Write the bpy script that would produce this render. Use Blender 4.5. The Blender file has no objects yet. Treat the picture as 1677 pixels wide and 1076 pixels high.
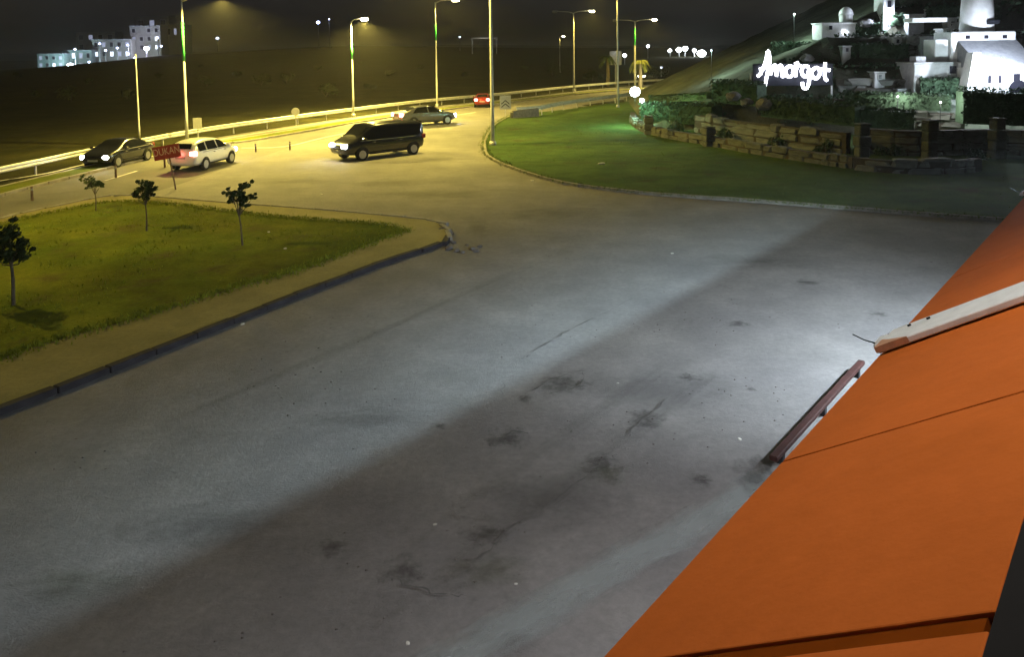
import bpy, bmesh, math, random
import numpy as np
from mathutils import Vector, Matrix, noise
random.seed(7)
PI = math.pi
sc = bpy.context.scene
C = sc.collection

# ------------------------------------------------------------------ camera
W0, H0 = 1677.0, 1076.0            # size of the photograph, used to survey the place
FPX, HCAM, YH = 1300.0, 6.0, 82.0  # focal length in its pixels, lens height, horizon row
PITCH, ROLL = math.radians(4.0), math.radians(-0.8)
PY = YH + FPX * math.tan(PITCH)    # row of the principal point (shifted lens)
cam = bpy.data.cameras.new('camera')
cam.sensor_width = 36.0
cam.lens = 36.0 * FPX / W0
cam.shift_y = -(H0 / 2 - PY) / W0
cam.clip_start = 0.05
cam.clip_end = 6000
co = bpy.data.objects.new('camera', cam)
C.objects.link(co)
Fw = Vector((0, math.cos(PITCH), -math.sin(PITCH)))
R0 = Vector((1, 0, 0))
U0 = R0.cross(Fw)
Rt = R0 * math.cos(ROLL) + U0 * math.sin(ROLL)
Up = -R0 * math.sin(ROLL) + U0 * math.cos(ROLL)
M = Matrix((Rt, Up, -Fw)).transposed().to_4x4()
M.translation = Vector((0, 0, HCAM))
co.matrix_world = M
sc.camera = co

def ray(px, py):
    return Fw * FPX + Rt * (px - W0 / 2) - Up * (py - PY)
def G(px, py, z=0.0):
    d = ray(px, py)
    return Vector((0, 0, HCAM)) + d * ((z - HCAM) / d.z)
def P(px, py, D):
    d = ray(px, py)
    return Vector((0, 0, HCAM)) + d * (D / d.y)

def proj(p):
    v = Vector(p) - Vector((0, 0, HCAM)); c = v.dot(Fw)
    return W0/2 + FPX*v.dot(Rt)/c, PY - FPX*v.dot(Up)/c

# ------------------------------------------------------------------ world, moonlight, exposure
w = bpy.data.worlds.new('World')
sc.world = w
w.use_nodes = True
nt = w.node_tree
nt.nodes.clear()
sky = nt.nodes.new('ShaderNodeTexSky')
sky.sky_type = 'NISHITA'
sky.sun_disc = False
sky.sun_elevation = math.radians(4)
sky.sun_rotation = math.radians(200)
sky.air_density = 1.5
sky.dust_density = 3.0
hs = nt.nodes.new('ShaderNodeHueSaturation')
hs.inputs['Saturation'].default_value = 0.3
bg = nt.nodes.new('ShaderNodeBackground')
bg.inputs['Strength'].default_value = 0.0118
wo = nt.nodes.new('ShaderNodeOutputWorld')
nt.links.new(sky.outputs[0], hs.inputs['Color'])
nt.links.new(hs.outputs[0], bg.inputs['Color'])
nt.links.new(bg.outputs[0], wo.inputs['Surface'])
sl = bpy.data.lights.new('moonlight', 'SUN')
sl.energy = 0.012
sl.angle = math.radians(0.5)
sl.color = (0.85, 0.9, 1.0)
so = bpy.data.objects.new('moonlight', sl)
so.rotation_euler = (math.radians(50), 0, math.radians(-20))
C.objects.link(so)
sc.view_settings.view_transform = 'Standard'
sc.view_settings.look = 'None'
sc.view_settings.exposure = 0.0
sc.view_settings.gamma = 1.0
sc.cycles.use_denoising = True
sc.cycles.use_adaptive_sampling = True
sc.cycles.adaptive_threshold = 0.08
sc.cycles.adaptive_min_samples = 20
sc.cycles.max_bounces = 4
sc.cycles.diffuse_bounces = 2
sc.cycles.glossy_bounces = 2
sc.cycles.sample_clamp_indirect = 3.0

# ------------------------------------------------------------------ materials
MATS = {}
def mat(name, col, rough=0.8, metal=0.0, var=0.25, scale=4.0, bump=0.0, bscale=40.0, spec=0.3,
        col2=None, emit=None, estr=0.0, trans=0.0, coat=0.0, detail=6.0):
    m = bpy.data.materials.new(name)
    m.use_nodes = True
    n = m.node_tree
    b = n.nodes['Principled BSDF']
    b.inputs['Roughness'].default_value = rough
    b.inputs['Metallic'].default_value = metal
    b.inputs['Specular IOR Level'].default_value = spec
    if coat:
        b.inputs['Coat Weight'].default_value = coat
        b.inputs['Coat Roughness'].default_value = 0.08
    tc = n.nodes.new('ShaderNodeTexCoord')
    nz = n.nodes.new('ShaderNodeTexNoise')
    nz.inputs['Scale'].default_value = scale
    nz.inputs['Detail'].default_value = detail
    nz.inputs['Roughness'].default_value = 0.62
    n.links.new(tc.outputs['Object'], nz.inputs['Vector'])
    cr = n.nodes.new('ShaderNodeValToRGB')
    c2 = col2 or tuple(min(1, c * (1 + var)) for c in col)
    c1 = tuple(c * (1 - var) for c in col) if col2 is None else col
    cr.color_ramp.elements[0].position = 0.3
    cr.color_ramp.elements[1].position = 0.72
    cr.color_ramp.elements[0].color = (*c1, 1)
    cr.color_ramp.elements[1].color = (*c2, 1)
    n.links.new(nz.outputs['Fac'], cr.inputs['Fac'])
    n.links.new(cr.outputs['Color'], b.inputs['Base Color'])
    if bump:
        nb = n.nodes.new('ShaderNodeTexNoise')
        nb.inputs['Scale'].default_value = bscale
        nb.inputs['Detail'].default_value = 4
        n.links.new(tc.outputs['Object'], nb.inputs['Vector'])
        bp = n.nodes.new('ShaderNodeBump')
        bp.inputs['Strength'].default_value = bump
        bp.inputs['Distance'].default_value = 0.02
        n.links.new(nb.outputs['Fac'], bp.inputs['Height'])
        n.links.new(bp.outputs['Normal'], b.inputs['Normal'])
    if emit:
        b.inputs['Emission Color'].default_value = (*emit, 1)
        b.inputs['Emission Strength'].default_value = estr
    MATS[name] = m
    return m

def layered(name, base, big, fine, bump=0.4, rough=0.85, seed=0.0, spec=0.3, soil=None, bscale=28.0):
    """ground surfaces: big worn patches, mid mottling and fine grain"""
    m = bpy.data.materials.new(name)
    m.use_nodes = True
    n = m.node_tree
    b = n.nodes['Principled BSDF']
    b.inputs['Roughness'].default_value = rough
    b.inputs['Specular IOR Level'].default_value = spec
    tc = n.nodes.new('ShaderNodeTexCoord')
    mp = n.nodes.new('ShaderNodeMapping')
    mp.inputs['Location'].default_value = (seed, seed * 2, 0)
    n.links.new(tc.outputs['Object'], mp.inputs['Vector'])
    def nz(s, d, r=0.6):
        k = n.nodes.new('ShaderNodeTexNoise')
        k.inputs['Scale'].default_value = s
        k.inputs['Detail'].default_value = d
        k.inputs['Roughness'].default_value = r
        n.links.new(mp.outputs['Vector'], k.inputs['Vector'])
        return k.outputs['Fac']
    def ramp(fac, p0, p1, a, c):
        k = n.nodes.new('ShaderNodeMapRange')
        k.inputs['From Min'].default_value = p0
        k.inputs['From Max'].default_value = p1
        k.inputs['To Min'].default_value = a
        k.inputs['To Max'].default_value = c
        n.links.new(fac, k.inputs['Value'])
        return k.outputs['Result']
    def mul(a, c):
        k = n.nodes.new('ShaderNodeMath')
        k.operation = 'MULTIPLY'
        n.links.new(a, k.inputs[0])
        n.links.new(c, k.inputs[1])
        return k.outputs[0]
    f = mul(ramp(nz(0.11, 4), 0.3, 0.7, 1 - big, 1 + big), ramp(nz(0.9, 6, 0.7), 0.3, 0.7, 1 - big * 0.7, 1 + big * 0.7))
    f = mul(f, ramp(nz(9.0, 6, 0.75), 0.25, 0.75, 1 - fine, 1 + fine))
    vm = n.nodes.new('ShaderNodeVectorMath')
    vm.operation = 'SCALE'
    c1, c2 = base
    mx = n.nodes.new('ShaderNodeMix')
    mx.data_type = 'RGBA'
    mx.inputs['A'].default_value = (*c1, 1)
    mx.inputs['B'].default_value = (*c2, 1)
    n.links.new(ramp(nz(0.35, 5, 0.65), 0.35, 0.65, 0, 1), mx.inputs['Factor'])
    if soil:                    # bare earth showing through in irregular patches
        m2 = n.nodes.new('ShaderNodeMix'); m2.data_type = 'RGBA'
        m2.inputs['B'].default_value = (*soil, 1)
        n.links.new(mx.outputs['Result'], m2.inputs['A'])
        n.links.new(ramp(nz(0.55, 8, 0.72), 0.54, 0.68, 0, 0.8), m2.inputs['Factor'])
        mx = m2
    n.links.new(mx.outputs['Result'], vm.inputs[0])
    n.links.new(f, vm.inputs['Scale'])
    n.links.new(vm.outputs['Vector'], b.inputs['Base Color'])
    bp = n.nodes.new('ShaderNodeBump')
    bp.inputs['Strength'].default_value = bump
    bp.inputs['Distance'].default_value = 0.03
    n.links.new(nz(bscale, 6, 0.7), bp.inputs['Height'])
    n.links.new(bp.outputs['Normal'], b.inputs['Normal'])
    MATS[name] = m
    return m

layered('asphalt', ((0.17, 0.16, 0.158), (0.21, 0.198, 0.188)), 0.2, 0.2, 0.5)
layered('highway', ((0.12, 0.115, 0.11), (0.16, 0.15, 0.14)), 0.15, 0.18, 0.4, seed=3.0)
layered('field', ((0.024, 0.026, 0.01), (0.042, 0.038, 0.014)), 0.3, 0.3, 0.8, rough=1.0, seed=5.0, spec=0.05)
layered('lawn_green', ((0.05, 0.09, 0.026), (0.075, 0.115, 0.034)), 0.28, 0.3, 1.0, rough=1.0, seed=19.0, spec=0.05, soil=(0.06, 0.055, 0.025))
layered('lawn', ((0.09, 0.125, 0.011), (0.145, 0.155, 0.016)), 0.36, 0.3, 1.0, rough=1.0, seed=9.0, spec=0.05, soil=(0.1, 0.08, 0.03))
layered('hillside', ((0.09, 0.11, 0.075), (0.15, 0.16, 0.12)), 0.35, 0.3, 1.0, rough=1.0, seed=2.0, spec=0.05)
layered('garden_soil', ((0.045, 0.05, 0.036), (0.075, 0.075, 0.055)), 0.35, 0.3, 1.0, rough=1.0, seed=22.0, spec=0.05)
layered('paving', ((0.2, 0.175, 0.065), (0.26, 0.225, 0.095)), 0.2, 0.2, 0.5, seed=12.0)
layered('concrete', ((0.19, 0.205, 0.2), (0.25, 0.27, 0.265)), 0.35, 0.3, 0.3, seed=14.0)
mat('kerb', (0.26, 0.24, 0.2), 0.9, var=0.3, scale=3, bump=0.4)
mat('kerb_grey', (0.032, 0.028, 0.03), 0.9, var=0.35, scale=3, bump=0.4)  # near-black: shade on the near kerb face put into its colour
mat('patch', (0.105, 0.1, 0.097), 0.9, var=0.4, scale=5, bump=0.5)
mat('oil', (0.06, 0.058, 0.05), 0.7, var=0.4, scale=4)
mat('line_paint', (0.62, 0.6, 0.55), 0.7, var=0.35, scale=2.5)
mat('steel', (0.42, 0.42, 0.42), 0.5, 0.6, var=0.2, scale=3)
mat('galvanised', (0.55, 0.55, 0.53), 0.55, 0.3, var=0.18, scale=2)
mat('pole_paint', (0.5, 0.5, 0.47), 0.5, 0.1, var=0.12, scale=2)
mat('green_paint', (0.05, 0.42, 0.1), 0.5, 0.0, var=0.2, scale=3)
mat('rust_steel', (0.16, 0.11, 0.08), 0.8, 0.2, var=0.4, scale=6)
layered('orange', ((0.47, 0.118, 0.022), (0.56, 0.138, 0.028)), 0.13, 0.06, 0.35, bscale=1.7, rough=0.6, seed=4.0, spec=0.004)
mat('orange_dark', (0.2, 0.045, 0.005), 0.8, var=0.15, scale=3, spec=0.0)
mat('white_paint', (0.72, 0.73, 0.74), 0.5, var=0.12, scale=8, bump=0.1)
mat('chipped', (0.5, 0.27, 0.16), 0.8, var=0.3, scale=9)
mat('bitumen', (0.008, 0.007, 0.007), 0.9, var=0.2)
mat('red_beam', (0.045, 0.014, 0.011), 0.7, var=0.4, scale=7, bump=0.3)
mat('wood_dark', (0.05, 0.035, 0.025), 0.8, var=0.4, scale=7)
mat('black', (0.012, 0.012, 0.013), 0.6, var=0.2)
mat('rubber', (0.02, 0.02, 0.02), 0.9, var=0.2)
mat('rim', (0.4, 0.4, 0.42), 0.35, 0.8, var=0.1)
mat('car_black', (0.012, 0.013, 0.016), 0.25, 0.0, var=0.1, spec=0.5, coat=0.8)
mat('car_dark', (0.03, 0.032, 0.04), 0.25, 0.0, var=0.1, spec=0.5, coat=0.8)
mat('car_slate', (0.09, 0.09, 0.1), 0.3, 0.2, var=0.1, spec=0.5, coat=0.7)
mat('car_white', (0.74, 0.74, 0.72), 0.3, 0.0, var=0.04, spec=0.5, coat=0.6)
mat('car_red', (0.18, 0.012, 0.01), 0.3, 0.0, var=0.1, spec=0.5, coat=0.6)
mat('car_silver', (0.35, 0.36, 0.38), 0.3, 0.4, var=0.05, spec=0.5, coat=0.6)
mat('glass', (0.01, 0.011, 0.012), 0.06, 0.0, var=0.1, spec=0.8)
mat('chrome', (0.6, 0.6, 0.6), 0.25, 0.9, var=0.05)
mat('head_glow', (0.8, 0.8, 0.8), 0.3, emit=(0.9, 0.95, 1.0), estr=90)
mat('tail_glow', (0.5, 0.02, 0.02), 0.3, emit=(1.0, 0.2, 0.17), estr=24)
mat('lamp_warm', (0.8, 0.8, 0.7), 0.3, emit=(1.0, 0.86, 0.5), estr=60)
mat('lamp_cool', (0.8, 0.8, 0.8), 0.3, emit=(0.85, 0.93, 1.0), estr=40)
mat('lamp_blue', (0.8, 0.8, 0.8), 0.3, emit=(0.5, 0.58, 1.0), estr=20)
mat('lamp_off', (0.35, 0.34, 0.28), 0.4)
mat('window_lit', (0.5, 0.5, 0.5), 0.4, emit=(0.72, 0.82, 1.0), estr=2.4)
mat('window_dim', (0.3, 0.3, 0.35), 0.4, emit=(0.55, 0.6, 0.85), estr=0.5)
mat('window_dark', (0.02, 0.02, 0.03), 0.2)
mat('sign_glow', (0.9, 0.9, 0.9), 0.4, emit=(0.86, 0.88, 1.0), estr=7)
mat('sign_red', (0.2, 0.022, 0.016), 0.55, var=0.25, scale=6)
mat('sign_letter', (0.42, 0.28, 0.2), 0.6, var=0.15)
mat('sign_back', (0.014, 0.016, 0.024), 0.6, var=0.2)
mat('sign_white', (0.27, 0.27, 0.27), 0.5, var=0.1)
mat('plaster', (0.74, 0.76, 0.77), 0.85, var=0.12, scale=2.5, bump=0.2)
mat('plaster_grey', (0.4, 0.41, 0.42), 0.85, var=0.2, scale=2.5, bump=0.2)
mat('town_wall', (0.3, 0.3, 0.27), 0.9, var=0.2)
mat('town_teal', (0.22, 0.3, 0.29), 0.9, var=0.2)  # teal light on these houses put into the wall colour
mat('roof_grey', (0.3, 0.32, 0.35), 0.8, var=0.2, scale=3)
mat('stone', (0.105, 0.11, 0.098), 0.95, var=0.35, scale=2.2, bump=0.6, bscale=9)
mat('stone_grey', (0.15, 0.155, 0.145), 0.95, var=0.35, scale=2.2, bump=0.6, bscale=9)
mat('boulder', (0.2, 0.2, 0.2), 0.95, var=0.3, scale=2, bump=0.5, bscale=6)
mat('mortar', (0.07, 0.06, 0.05), 0.95, var=0.3)
mat('blade', (0.2, 0.23, 0.025), 0.9, var=0.3, scale=2, spec=0.05)
mat('blade_green', (0.11, 0.15, 0.03), 0.9, var=0.3, scale=2, spec=0.05)
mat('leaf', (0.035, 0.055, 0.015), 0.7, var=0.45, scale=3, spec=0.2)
mat('leaf_light', (0.07, 0.1, 0.03), 0.7, var=0.4, scale=3, spec=0.2)
mat('leaf_hedge', (0.045, 0.08, 0.045), 0.75, var=0.45, scale=3, spec=0.2)
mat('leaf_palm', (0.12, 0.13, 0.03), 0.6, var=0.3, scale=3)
mat('bark', (0.12, 0.1, 0.07), 0.95, var=0.4, scale=9, bump=0.5)
mat('litter', (0.6, 0.58, 0.52), 0.8, var=0.2)
mat('rubble', (0.16, 0.14, 0.13), 0.95, var=0.35, scale=6, bump=0.5)

# ------------------------------------------------------------------ mesh helpers
class MB:
    def __init__(s):
        s.v, s.f = [], []
    def add(s, vs, fs):
        o = len(s.v)
        s.v += [tuple(p) for p in vs]
        s.f += [tuple(i + o for i in f) for f in fs]
        return s
    def box(s, x0, x1, y0, y1, z0, z1, m=None):
        vs = [Vector(p) for p in ((x0,y0,z0),(x1,y0,z0),(x1,y1,z0),(x0,y1,z0),(x0,y0,z1),(x1,y0,z1),(x1,y1,z1),(x0,y1,z1))]
        if m: vs = [m @ p for p in vs]
        return s.add(vs, [(3,2,1,0),(4,5,6,7),(0,1,5,4),(1,2,6,5),(2,3,7,6),(3,0,4,7)])
    def bevbox(s, x0, x1, y0, y1, z0, z1, b=0.02, m=None):
        """box with chamfered edges (24 corners)"""
        vs, idx = [], {}
        for ix, X in enumerate((x0, x1)):
            for iy, Y in enumerate((y0, y1)):
                for iz, Z in enumerate((z0, z1)):
                    sx, sy, sz = (1, -1)[ix], (1, -1)[iy], (1, -1)[iz]
                    for a in range(3):
                        p = [X + sx*b, Y + sy*b, Z + sz*b]
                        p[a] = (X, Y, Z)[a]
                        idx[ix, iy, iz, a] = len(vs)
                        vs.append(Vector(p))
        fs = []
        def q(l): fs.append(tuple(idx[k] for k in l))
        for i in (0, 1):
            q([(i,0,0,0),(i,1,0,0),(i,1,1,0),(i,0,1,0)][::(1 if i else -1)])
            q([(0,i,0,1),(1,i,0,1),(1,i,1,1),(0,i,1,1)][::(-1 if i else 1)])
            q([(0,0,i,2),(1,0,i,2),(1,1,i,2),(0,1,i,2)][::(1 if i else -1)])
        for a in (0, 1):
            for c in (0, 1):
                q([(0,a,c,1),(1,a,c,1),(1,a,c,2),(0,a,c,2)])
                q([(a,0,c,0),(a,1,c,0),(a,1,c,2),(a,0,c,2)])
                q([(a,c,0,0),(a,c,1,0),(a,c,1,1),(a,c,0,1)])
                for d in (0, 1):
                    q([(a,c,d,0),(a,c,d,1),(a,c,d,2)])
        if m: vs = [m @ p for p in vs]
        return s.add(vs, fs)
    def tube(s, pts, rad, n=8, cap=True):
        pts = [Vector(p) for p in pts]
        if not isinstance(rad, (list, tuple)): rad = [rad] * len(pts)
        vs, fs = [], []
        for i, p in enumerate(pts):
            d = (pts[min(i+1, len(pts)-1)] - pts[max(i-1, 0)]).normalized()
            a = Vector((0,0,1)) if abs(d.z) < 0.9 else Vector((1,0,0))
            u = d.cross(a).normalized(); v = d.cross(u).normalized()
            for k in range(n):
                t = 2*PI*k/n
                vs.append(p + (u*math.cos(t) + v*math.sin(t)) * rad[i])
        for i in range(len(pts)-1):
            for k in range(n):
                fs.append((i*n+k, i*n+(k+1) % n, (i+1)*n+(k+1) % n, (i+1)*n+k))
        if cap:
            fs.append(tuple(range(n))); fs.append(tuple(range((len(pts)-1)*n, len(pts)*n))[::-1])
        return s.add(vs, fs)
    def poly(s, pts, z=None):
        return s.add([Vector((p[0], p[1], p[2] if z is None else z)) for p in pts], [tuple(range(len(pts)))])
    def mesh(s, name):
        me = bpy.data.meshes.new(name)
        me.from_pydata(s.v, [], s.f)
        me.update()
        return me
    def build(s, name, m, parent=None, smooth=False, fix=True):
        me = s.mesh(name)
        if fix:
            b = bmesh.new(); b.from_mesh(me)
            bmesh.ops.recalc_face_normals(b, faces=b.faces)
            b.to_mesh(me); b.free()
        if smooth:
            for p in me.polygons: p.use_smooth = True
        return obj(name, me, m, parent)

def obj(name, me, m, parent=None, loc=None, rot=None, scale=None):
    o = bpy.data.objects.new(name, me)
    C.objects.link(o)
    if m is not None and me is not None and not me.materials:
        me.materials.append(MATS[m] if isinstance(m, str) else m)
    if parent is not None: o.parent = parent
    if loc is not None: o.location = loc
    if rot is not None: o.rotation_euler = rot
    if scale is not None: o.scale = scale
    return o
def tag(o, label, cat, group=None, kind=None):
    if label: o['label'] = label
    if cat: o['category'] = cat
    if group: o['group'] = group
    if kind: o['kind'] = kind
    return o
def struct(o):
    o['kind'] = 'structure'
    return o
def thing(name, label, cat, loc=(0,0,0), rz=0, group=None):
    o = bpy.data.objects.new(name, None)
    o.empty_display_size = 0.2
    C.objects.link(o)
    o.location = loc; o.rotation_euler = (0, 0, rz)
    return tag(o, label, cat, group)
def light(name, kind, loc, energy, color, parent=None, radius=0.1, target=None, cone=None, blend=0.6):
    l = bpy.data.lights.new(name, kind)
    l.energy = energy; l.color = color
    if kind in ('POINT', 'SPOT'): l.shadow_soft_size = radius
    if kind == 'SPOT':
        l.spot_size = math.radians(cone or 150); l.spot_blend = blend
    o = bpy.data.objects.new(name, l)
    C.objects.link(o)
    o.location = loc
    if target is not None:
        o.rotation_euler = (Vector(target) - Vector(loc)).to_track_quat('-Z', 'Y').to_euler()
    if parent is not None:
        o.parent = parent
    return o

def smooth_line(pts, n=8):
    """Catmull-Rom through the points"""
    pts = [Vector((p[0], p[1], p[2] if len(p) > 2 else 0)) for p in pts]
    out = []
    for i in range(len(pts)-1):
        p0, p1, p2, p3 = pts[max(i-1,0)], pts[i], pts[i+1], pts[min(i+2, len(pts)-1)]
        for k in range(n):
            t = k/n
            out.append(0.5*((2*p1) + (p2-p0)*t + (2*p0-5*p1+4*p2-p3)*t*t + (3*p1-p0-3*p2+p3)*t**3))
    out.append(pts[-1])
    return out
def along(line, step):
    """points every step metres: (point, direction)"""
    out = []; acc = 0.0
    for a, b in zip(line[:-1], line[1:]):
        L = (b-a).length
        while acc <= L:
            out.append((a + (b-a)*(acc/L), (b-a).normalized()))
            acc += step
        acc -= L
    return out
def side(line, off):
    out = []
    for i, p in enumerate(line):
        d = (line[min(i+1, len(line)-1)] - line[max(i-1, 0)]); d.z = 0; d.normalize()
        out.append(p + Vector((-d.y, d.x, 0)) * off)
    return out
def ribbon(line, a, b, z):
    l1, l2 = side(line, a), side(line, b)
    m = MB()
    n = len(line)
    m.add([Vector((p.x, p.y, p.z+z)) for p in l1] + [Vector((p.x, p.y, p.z+z)) for p in l2],
          [(i, i+1, n+i+1, n+i) for i in range(n-1)])
    return m

# ------------------------------------------------------------------ ground, highway, forecourt
def smoothstep(a, b, x):
    t = max(0, min(1, (x-a)/(b-a))); return t*t*(3-2*t)
def ground_z(x, y):
    z = -0.03
    z += smoothstep(250, 430, y)*math.exp(-((x+215)/140)**2)*(-5.5 + 11*smoothstep(-255, -170, x))       # slope under the town
    z += 9*smoothstep(250, 900, y)*math.exp(-((x+60)/420)**2)
    z += 30*smoothstep(1200, 2600, math.hypot(x, y))*(0.5+0.5*noise.noise(Vector((x/700, y/700, 3))))
    return z
gm = MB()
xs = sorted(set([-3000,-2400,-1800,-1300,-900,-700,-560] + list(range(-480, 300, 20)) + [340,420,520,700,900,1300,1800,2400,3000]))
ys = sorted(set([-300,-150,-60,0,60,120,180,240] + list(range(270, 760, 20)) + [820,900,1000,1150,1300,1500,1800,2100,2500,3000,3600]))
vs = [(x, y, ground_z(x, y)) for y in ys for x in xs]
nx = len(xs)
gm.add(vs, [(j*nx+i, j*nx+i+1, (j+1)*nx+i+1, (j+1)*nx+i) for j in range(len(ys)-1) for i in range(nx-1)])
struct(gm.build('ground', 'field', smooth=True))

# course of the highway: traced along the far crash barrier, continued at both ends
RAIL = [G(-330, 372, 0), G(-160, 334, 0), G(0, 301, 0), G(120, 272, 0), G(290, 235, 0), G(400, 216, 0), G(550, 194, 0), G(700, 174, 0), G(830, 161, 0), G(985, 144, 0)]
RAIL = RAIL + [RAIL[-1] + (RAIL[-1]-RAIL[-2])*0.8 + Vector((8, 0, 0)), RAIL[-1] + (RAIL[-1]-RAIL[-2])*2.2 + Vector((45, 0, 0))]
rail = smooth_line(RAIL, 10)
MEDIAN = [G(-200, 372), G(0, 316), G(150, 279), G(306, 243), G(400, 230.5), G(500, 214), G(579, 200), G(720, 180), G(860, 164), G(945, 154), G(1040, 146), G(1095, 141)]
median = smooth_line(MEDIAN, 10)
struct(ribbon(rail, -0.6, -14.5, 0.010).build('highway', 'highway'))
edge = smooth_line([G(-260, 470), G(0, 363), G(180, 322), G(420, 330), G(800, 246), G(845, 196), G(900, 184), G(1010, 166), G(1110, 150)], 10)
# forecourt sheet: everything from the highway to the shop
FC = [G(-500, 470)] + [Vector((p.x, p.y, 0)) for p in side(rail, -9.0)[4:84:5]]
fc = [(p.x, p.y) for p in FC]
last = fc[-1]
fc += [(last[0]+4, last[1]-16), (30, 60), (60, 50), (60, -30), (-60, -30), (-60, 20)]
struct(MB().poly(fc, 0.018).build('forecourt_road', 'asphalt'))

# painted lines of the highway
for name, ln, a, bb, dash in (('edge_line', rail, -1.5, -1.68, None), ('lane_line', rail, -4.6, -4.75, 6.0)):
    L = side(rail, 0)
    if dash is None:
        struct(ribbon(rail, a, bb, 0.016).build(name, 'line_paint'))
    else:
        k = 0
        seg = along(rail, 1.0)
        while k + 4 < len(seg):
            pts = [p for p, d in seg[k:k+4]]
            struct(ribbon(pts, a, bb, 0.016).build(name, 'line_paint'))
            k += 10
struct(ribbon(smooth_line([G(-100, 312), G(70, 286), G(150, 268), G(260, 249)], 8), 0.0, 0.22, 0.026).build('edge_line', 'line_paint'))
struct(ribbon(smooth_line([G(395, 243), G(470, 240), G(540, 224), G(640, 205), G(780, 184)], 8), 0.0, 0.2, 0.026).build('edge_line', 'line_paint'))

# median strip: low grass ridge between kerbs
mz = MB()
md = [p for p in median]
l1, l2 = side(md, 0.7), side(md, -0.7)
n = len(md)
struct(ribbon(md, 0.62, -0.62, 0.13).build('median_strip', 'lawn'))
def kerb_run(line, parent, mesh, step=1.0, maxn=280, z=0.0, name='kerb_stone'):
    k = 0
    for p, d in along(line, step):
        if k >= maxn: break
        o = obj(name, mesh, None, parent, (p.x, p.y, z + random.uniform(-.008, .008)), (random.uniform(-.01,.01), 0, math.atan2(d.y, d.x) + random.uniform(-.012, .012)))
        o.scale = (step, 1, 1)
        k += 1
def kerb_mesh(m, wdt=0.16, h=0.15):
    me = MB().bevbox(0.008, 0.992, -wdt/2, wdt/2, -0.05, h, 0.018).mesh('kerb_stone')
    me.materials.append(MATS[m])
    return me
KM = kerb_mesh('kerb')
KG = kerb_mesh('kerb_grey', 0.2, 0.14)
med_root = struct(MB().poly([(p.x, p.y) for p in l1] + [(p.x, p.y) for p in l2[::-1]], 0.10).build('median_bed', 'kerb_grey'))
vis = [p for p in md if p.y < 150]
kerb_run(side(vis, -0.7), med_root, KM, 1.5, 130)
kerb_run(side(vis, 0.7), med_root, KM, 1.5, 130)

# left lawn island
tipA = [G(-330, 470), G(-150, 412), G(0, 363), G(90, 342), G(172, 326), G(230, 325), G(300, 330), G(400, 338), G(520, 347), G(640, 358), G(700, 365), G(725, 375), G(735, 390)]
tipB = [G(735, 390), G(722, 402), G(640, 430), G(500, 483), G(330, 551), G(150, 622), G(0, 680), G(-250, 780)]
lineA, lineB = smooth_line(tipA, 6), smooth_line(tipB, 6)
outl = [(p.x, p.y) for p in lineA] + [(p.x, p.y) for p in lineB[1:]] + [(-40, 2), (-60, 25)]
isl = struct(MB().poly(outl, 0.11).build('verge_pavement', 'paving'))
kerb_run(lineA, isl, KM, 1.0, 130)
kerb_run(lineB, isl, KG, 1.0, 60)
LG = [G(-330, 478, .1), G(-150, 420, .1), G(0, 369, .1), G(90, 348, .1), G(175, 332, .1), G(230, 332, .1), G(300, 337, .1), G(400, 350, .1), G(520, 361, .1), G(610, 367, .1), G(662, 378, .1),
      G(620, 394, .1), G(500, 440, .1), G(380, 474, .1), G(230, 520, .1), G(100, 556, .1), G(0, 590, .1), G(-250, 680, .1)]
lg = smooth_line(LG, 5) + [Vector((-40, 6, 0)), Vector((-60, 25, 0))]
def inside(x, y, poly):
    r = False; j = len(poly)-1
    for i in range(len(poly)):
        xi, yi = poly[i]; xj, yj = poly[j]
        if (yi > y) != (yj > y) and x < (xj-xi)*(y-yi)/(yj-yi)+xi: r = not r
        j = i
    return r
struct(MB().poly([(p.x, p.y) for p in lg], 0.125).build('lawn', 'lawn'))
def grass(name, poly, count, z, label, mname, hmin=.03, hmax=.08, ylim=90):
    xs_, ys_ = [p[0] for p in poly], [p[1] for p in poly]
    x0, x1, y0, y1 = max(-30, min(xs_)), min(45, max(xs_)), max(3, min(ys_)), min(ylim, max(ys_))
    edge_pts = [(p.x, p.y) for p, d in along([Vector((q[0], q[1], 0)) for q in poly], .12) if -30 < p.x < 45 and 3 < p.y < ylim]
    m = MB(); k = 0; t = 0
    while k < count and t < count*6:
        t += 1
        x, y = random.uniform(x0, x1), random.uniform(y0, y1)
        if not inside(x, y, poly): continue
        den = 0.5+0.5*noise.noise(Vector((x*.5, y*.5, 0)))
        if random.random() < .55:                         # ragged tufts over the border
            e = random.choice(edge_pts); x, y = e[0]+random.gauss(0, .16), e[1]+random.gauss(0, .16); den = .8
        elif den < .5: continue
        h = random.uniform(hmin, hmax)*(0.5+den); a = random.uniform(0, PI); ww = random.uniform(.008, .028)
        dx, dy = math.cos(a)*ww, math.sin(a)*ww
        lx, ly = random.gauss(0, h*.5), random.gauss(0, h*.5)
        m.add([(x-dx, y-dy, z), (x+dx, y+dy, z), (x+lx, y+ly, z+h)], [(0, 1, 2)])
        k += 1
    o = m.build(name, mname, fix=False)
    tag(o, label, 'grass', kind='stuff')
grass('grass', [(p.x, p.y) for p in lg], 14000, .125, 'short yellowish grass blades covering the lawn with saplings', 'blade')

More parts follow.
